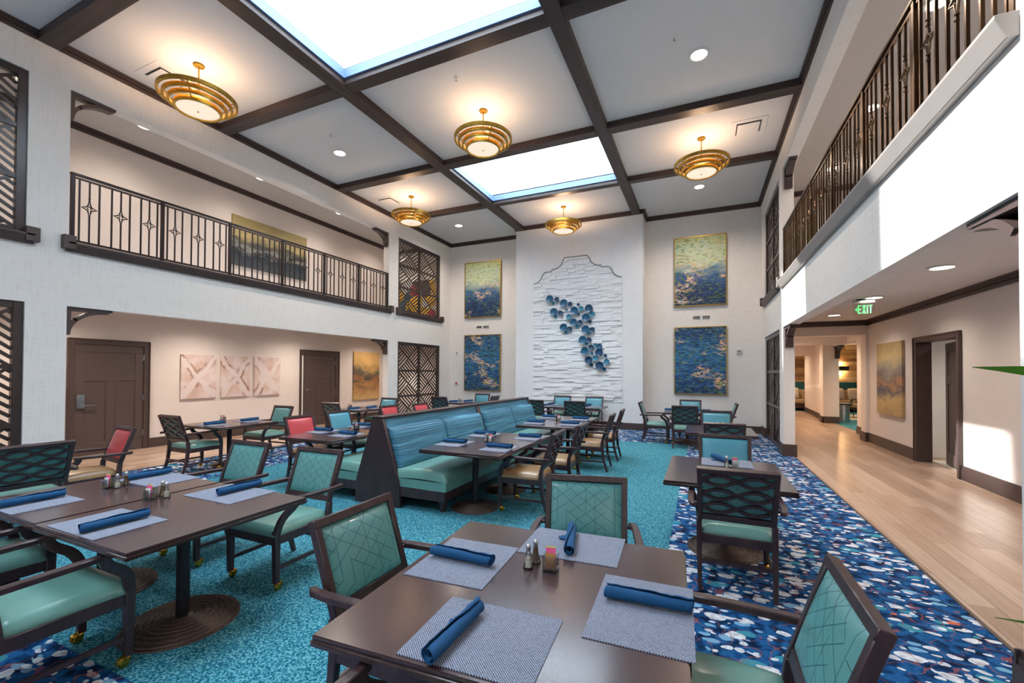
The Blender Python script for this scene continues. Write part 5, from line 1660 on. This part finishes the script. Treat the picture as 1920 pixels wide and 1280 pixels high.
# ---- tables on the right flank of the banquette
table(-2.55, 5.10, 1.07, 1.76, 0, 'long table on the right side of the nearer banquette', 2, 0.29)
chair('coral', -1.97, 4.92, 183, 'coral backed openwork chair nearest on the right side of the banquette')
chair('coral', -1.90, 5.82, 183, 'second coral backed openwork chair along the banquette tables')
for x, y, s in ((-2.93, 4.79, 'near banquette'), (-2.25, 4.71, 'near chair'), (-2.93, 5.64, 'far banquette'), (-2.23, 5.67, 'far chair')):
    placemat(x, y, 90, 0.45, 0.35, 'placemat before the %s seat of the table right of the nearer banquette' % s)
    napkin(x, y, 3, 'rolled napkin before the %s seat of the table right of the nearer banquette' % s)
cruet(-2.545, 5.06, 'on the table right of the nearer banquette')
table(-2.47, 7.88, 1.04, 1.96, 0, 'long table on the right side of the farther banquette', 2, 0.29)
chair('coral', -1.80, 7.45, 183, 'third coral backed openwork chair along the banquette tables')
chair('coral', -1.80, 8.45, 183, 'last coral backed openwork chair along the banquette tables')
for x, y, s in ((-2.80, 7.42, 'near banquette'), (-2.16, 7.46, 'near chair'), (-2.85, 8.40, 'far banquette'), (-2.20, 8.35, 'far chair')):
    placemat(x, y, 90, 0.45, 0.35, 'placemat before the %s seat of the table right of the farther banquette' % s)
    napkin(x, y, 2, 'rolled napkin before the %s seat of the table right of the farther banquette' % s)
cruet(-2.52, 7.93, 'on the table right of the farther banquette')

# ---- tables along the far wall
table(-3.45, 11.55, 1.05, 2.1, 90, 'long table before the stone panel', 2, 0.29)
chair('teal', -4.03, 10.90, 90, 'left openwork chair with its back to us before the stone panel')
chair('teal', -2.92, 10.85, 90, 'right openwork chair with its back to us before the stone panel')
chair('blue', -3.93, 12.35, 270, 'left teal armchair facing us before the stone panel')
chair('blue', -2.93, 12.30, 270, 'right teal armchair facing us before the stone panel')
for x, y, s in ((-4.0, 11.25, 'near left'), (-2.9, 11.25, 'near right'), (-4.0, 11.85, 'far left'), (-2.9, 11.85, 'far right')):
    placemat(x, y, 0, 0.46, 0.33, 'placemat at the %s seat before the stone panel' % s)
    napkin(x, y, 80, 'rolled napkin at the %s seat before the stone panel' % s)
cruet(-3.45, 11.6, 'on the table before the stone panel')
table(-6.85, 11.6, 1.07, 1.07, 0, 'table below the left water paintings')
chair('teal', -6.98, 10.92, 90, 'openwork chair before the far left screen, behind the pink chairs')
chair('blue', -6.70, 12.32, 270, 'teal armchair below the lower left water painting')
chair('teal', -6.15, 11.75, 180, 'dark openwork chair side at the pier edge, below the left paintings')
for x, y, s in ((-7.05, 11.45, 'near'), (-6.75, 11.85, 'far')):
    placemat(x, y, 0, 0.46, 0.33, 'placemat on the %s side of the table below the left paintings' % s)
    napkin(x, y, 60, 'rolled napkin on the %s side of the table below the left paintings' % s)
cruet(-6.95, 11.7, 'on the table below the left water paintings')
table(-0.32, 11.15, 1.07, 1.07, 0, 'table below the right water paintings')
chair('teal', -1.00, 11.02, 0, 'teal armchair in side view on the left of the far right table')
chair('teal', -0.34, 10.45, 90, 'openwork chair with its back to us at the far right table')
chair('blue', -0.28, 12.05, 270, 'teal armchair below the lower right water painting')
chair('teal', 0.36, 11.45, 180, 'teal armchair in side view on the right of the far right table')
for x, y, nr, s in ((-0.68, 11.3, 0, 'left'), (0.02, 11.3, 0, 'right'), (-0.32, 10.85, 90, 'near')):
    placemat(x, y, 0 if nr else 90, 0.44, 0.33, 'placemat at the %s side of the far right table' % s)
    napkin(x, y, nr, 'rolled napkin at the %s side of the far right table' % s)

# ---- right-hand row on the floral carpet
table(0.26, 7.75, 1.02, 1.10, 0, 'middle table of the right-hand row on the floral carpet')
chair('blue', 0.25, 8.62, 270, 'teal armchair on the far side of the middle right-hand table')
chair('teal', 0.29, 7.16, 90, 'openwork chair on the near side of the middle right-hand table')
cruet(0.32, 7.9, 'on the middle right-hand table')
table(0.19, 4.52, 1.0, 1.22, 0, 'nearer right-hand table on the floral carpet')
chair('blue', 0.235, 5.10, 270, 'smooth teal armchair on the far side of the nearer right-hand table')
chair('teal', 0.235, 3.93, 90, 'large openwork chair with its back to us on the floral carpet')
placemat(0.23, 4.93, 0, 0.47, 0.40, 'placemat on the far side of the nearer right-hand table')
napkin(0.19, 4.97, 118, 'rolled blue napkin on the far side of the nearer right-hand table')
placemat(0.21, 4.16, 0, 0.47, 0.36, 'placemat behind the large openwork chair on the nearer right-hand table')
napkin(0.25, 4.16, 90, 'rolled napkin behind the large openwork chair on the nearer right-hand table')
cruet(0.29, 4.66, 'on the nearer right-hand table')
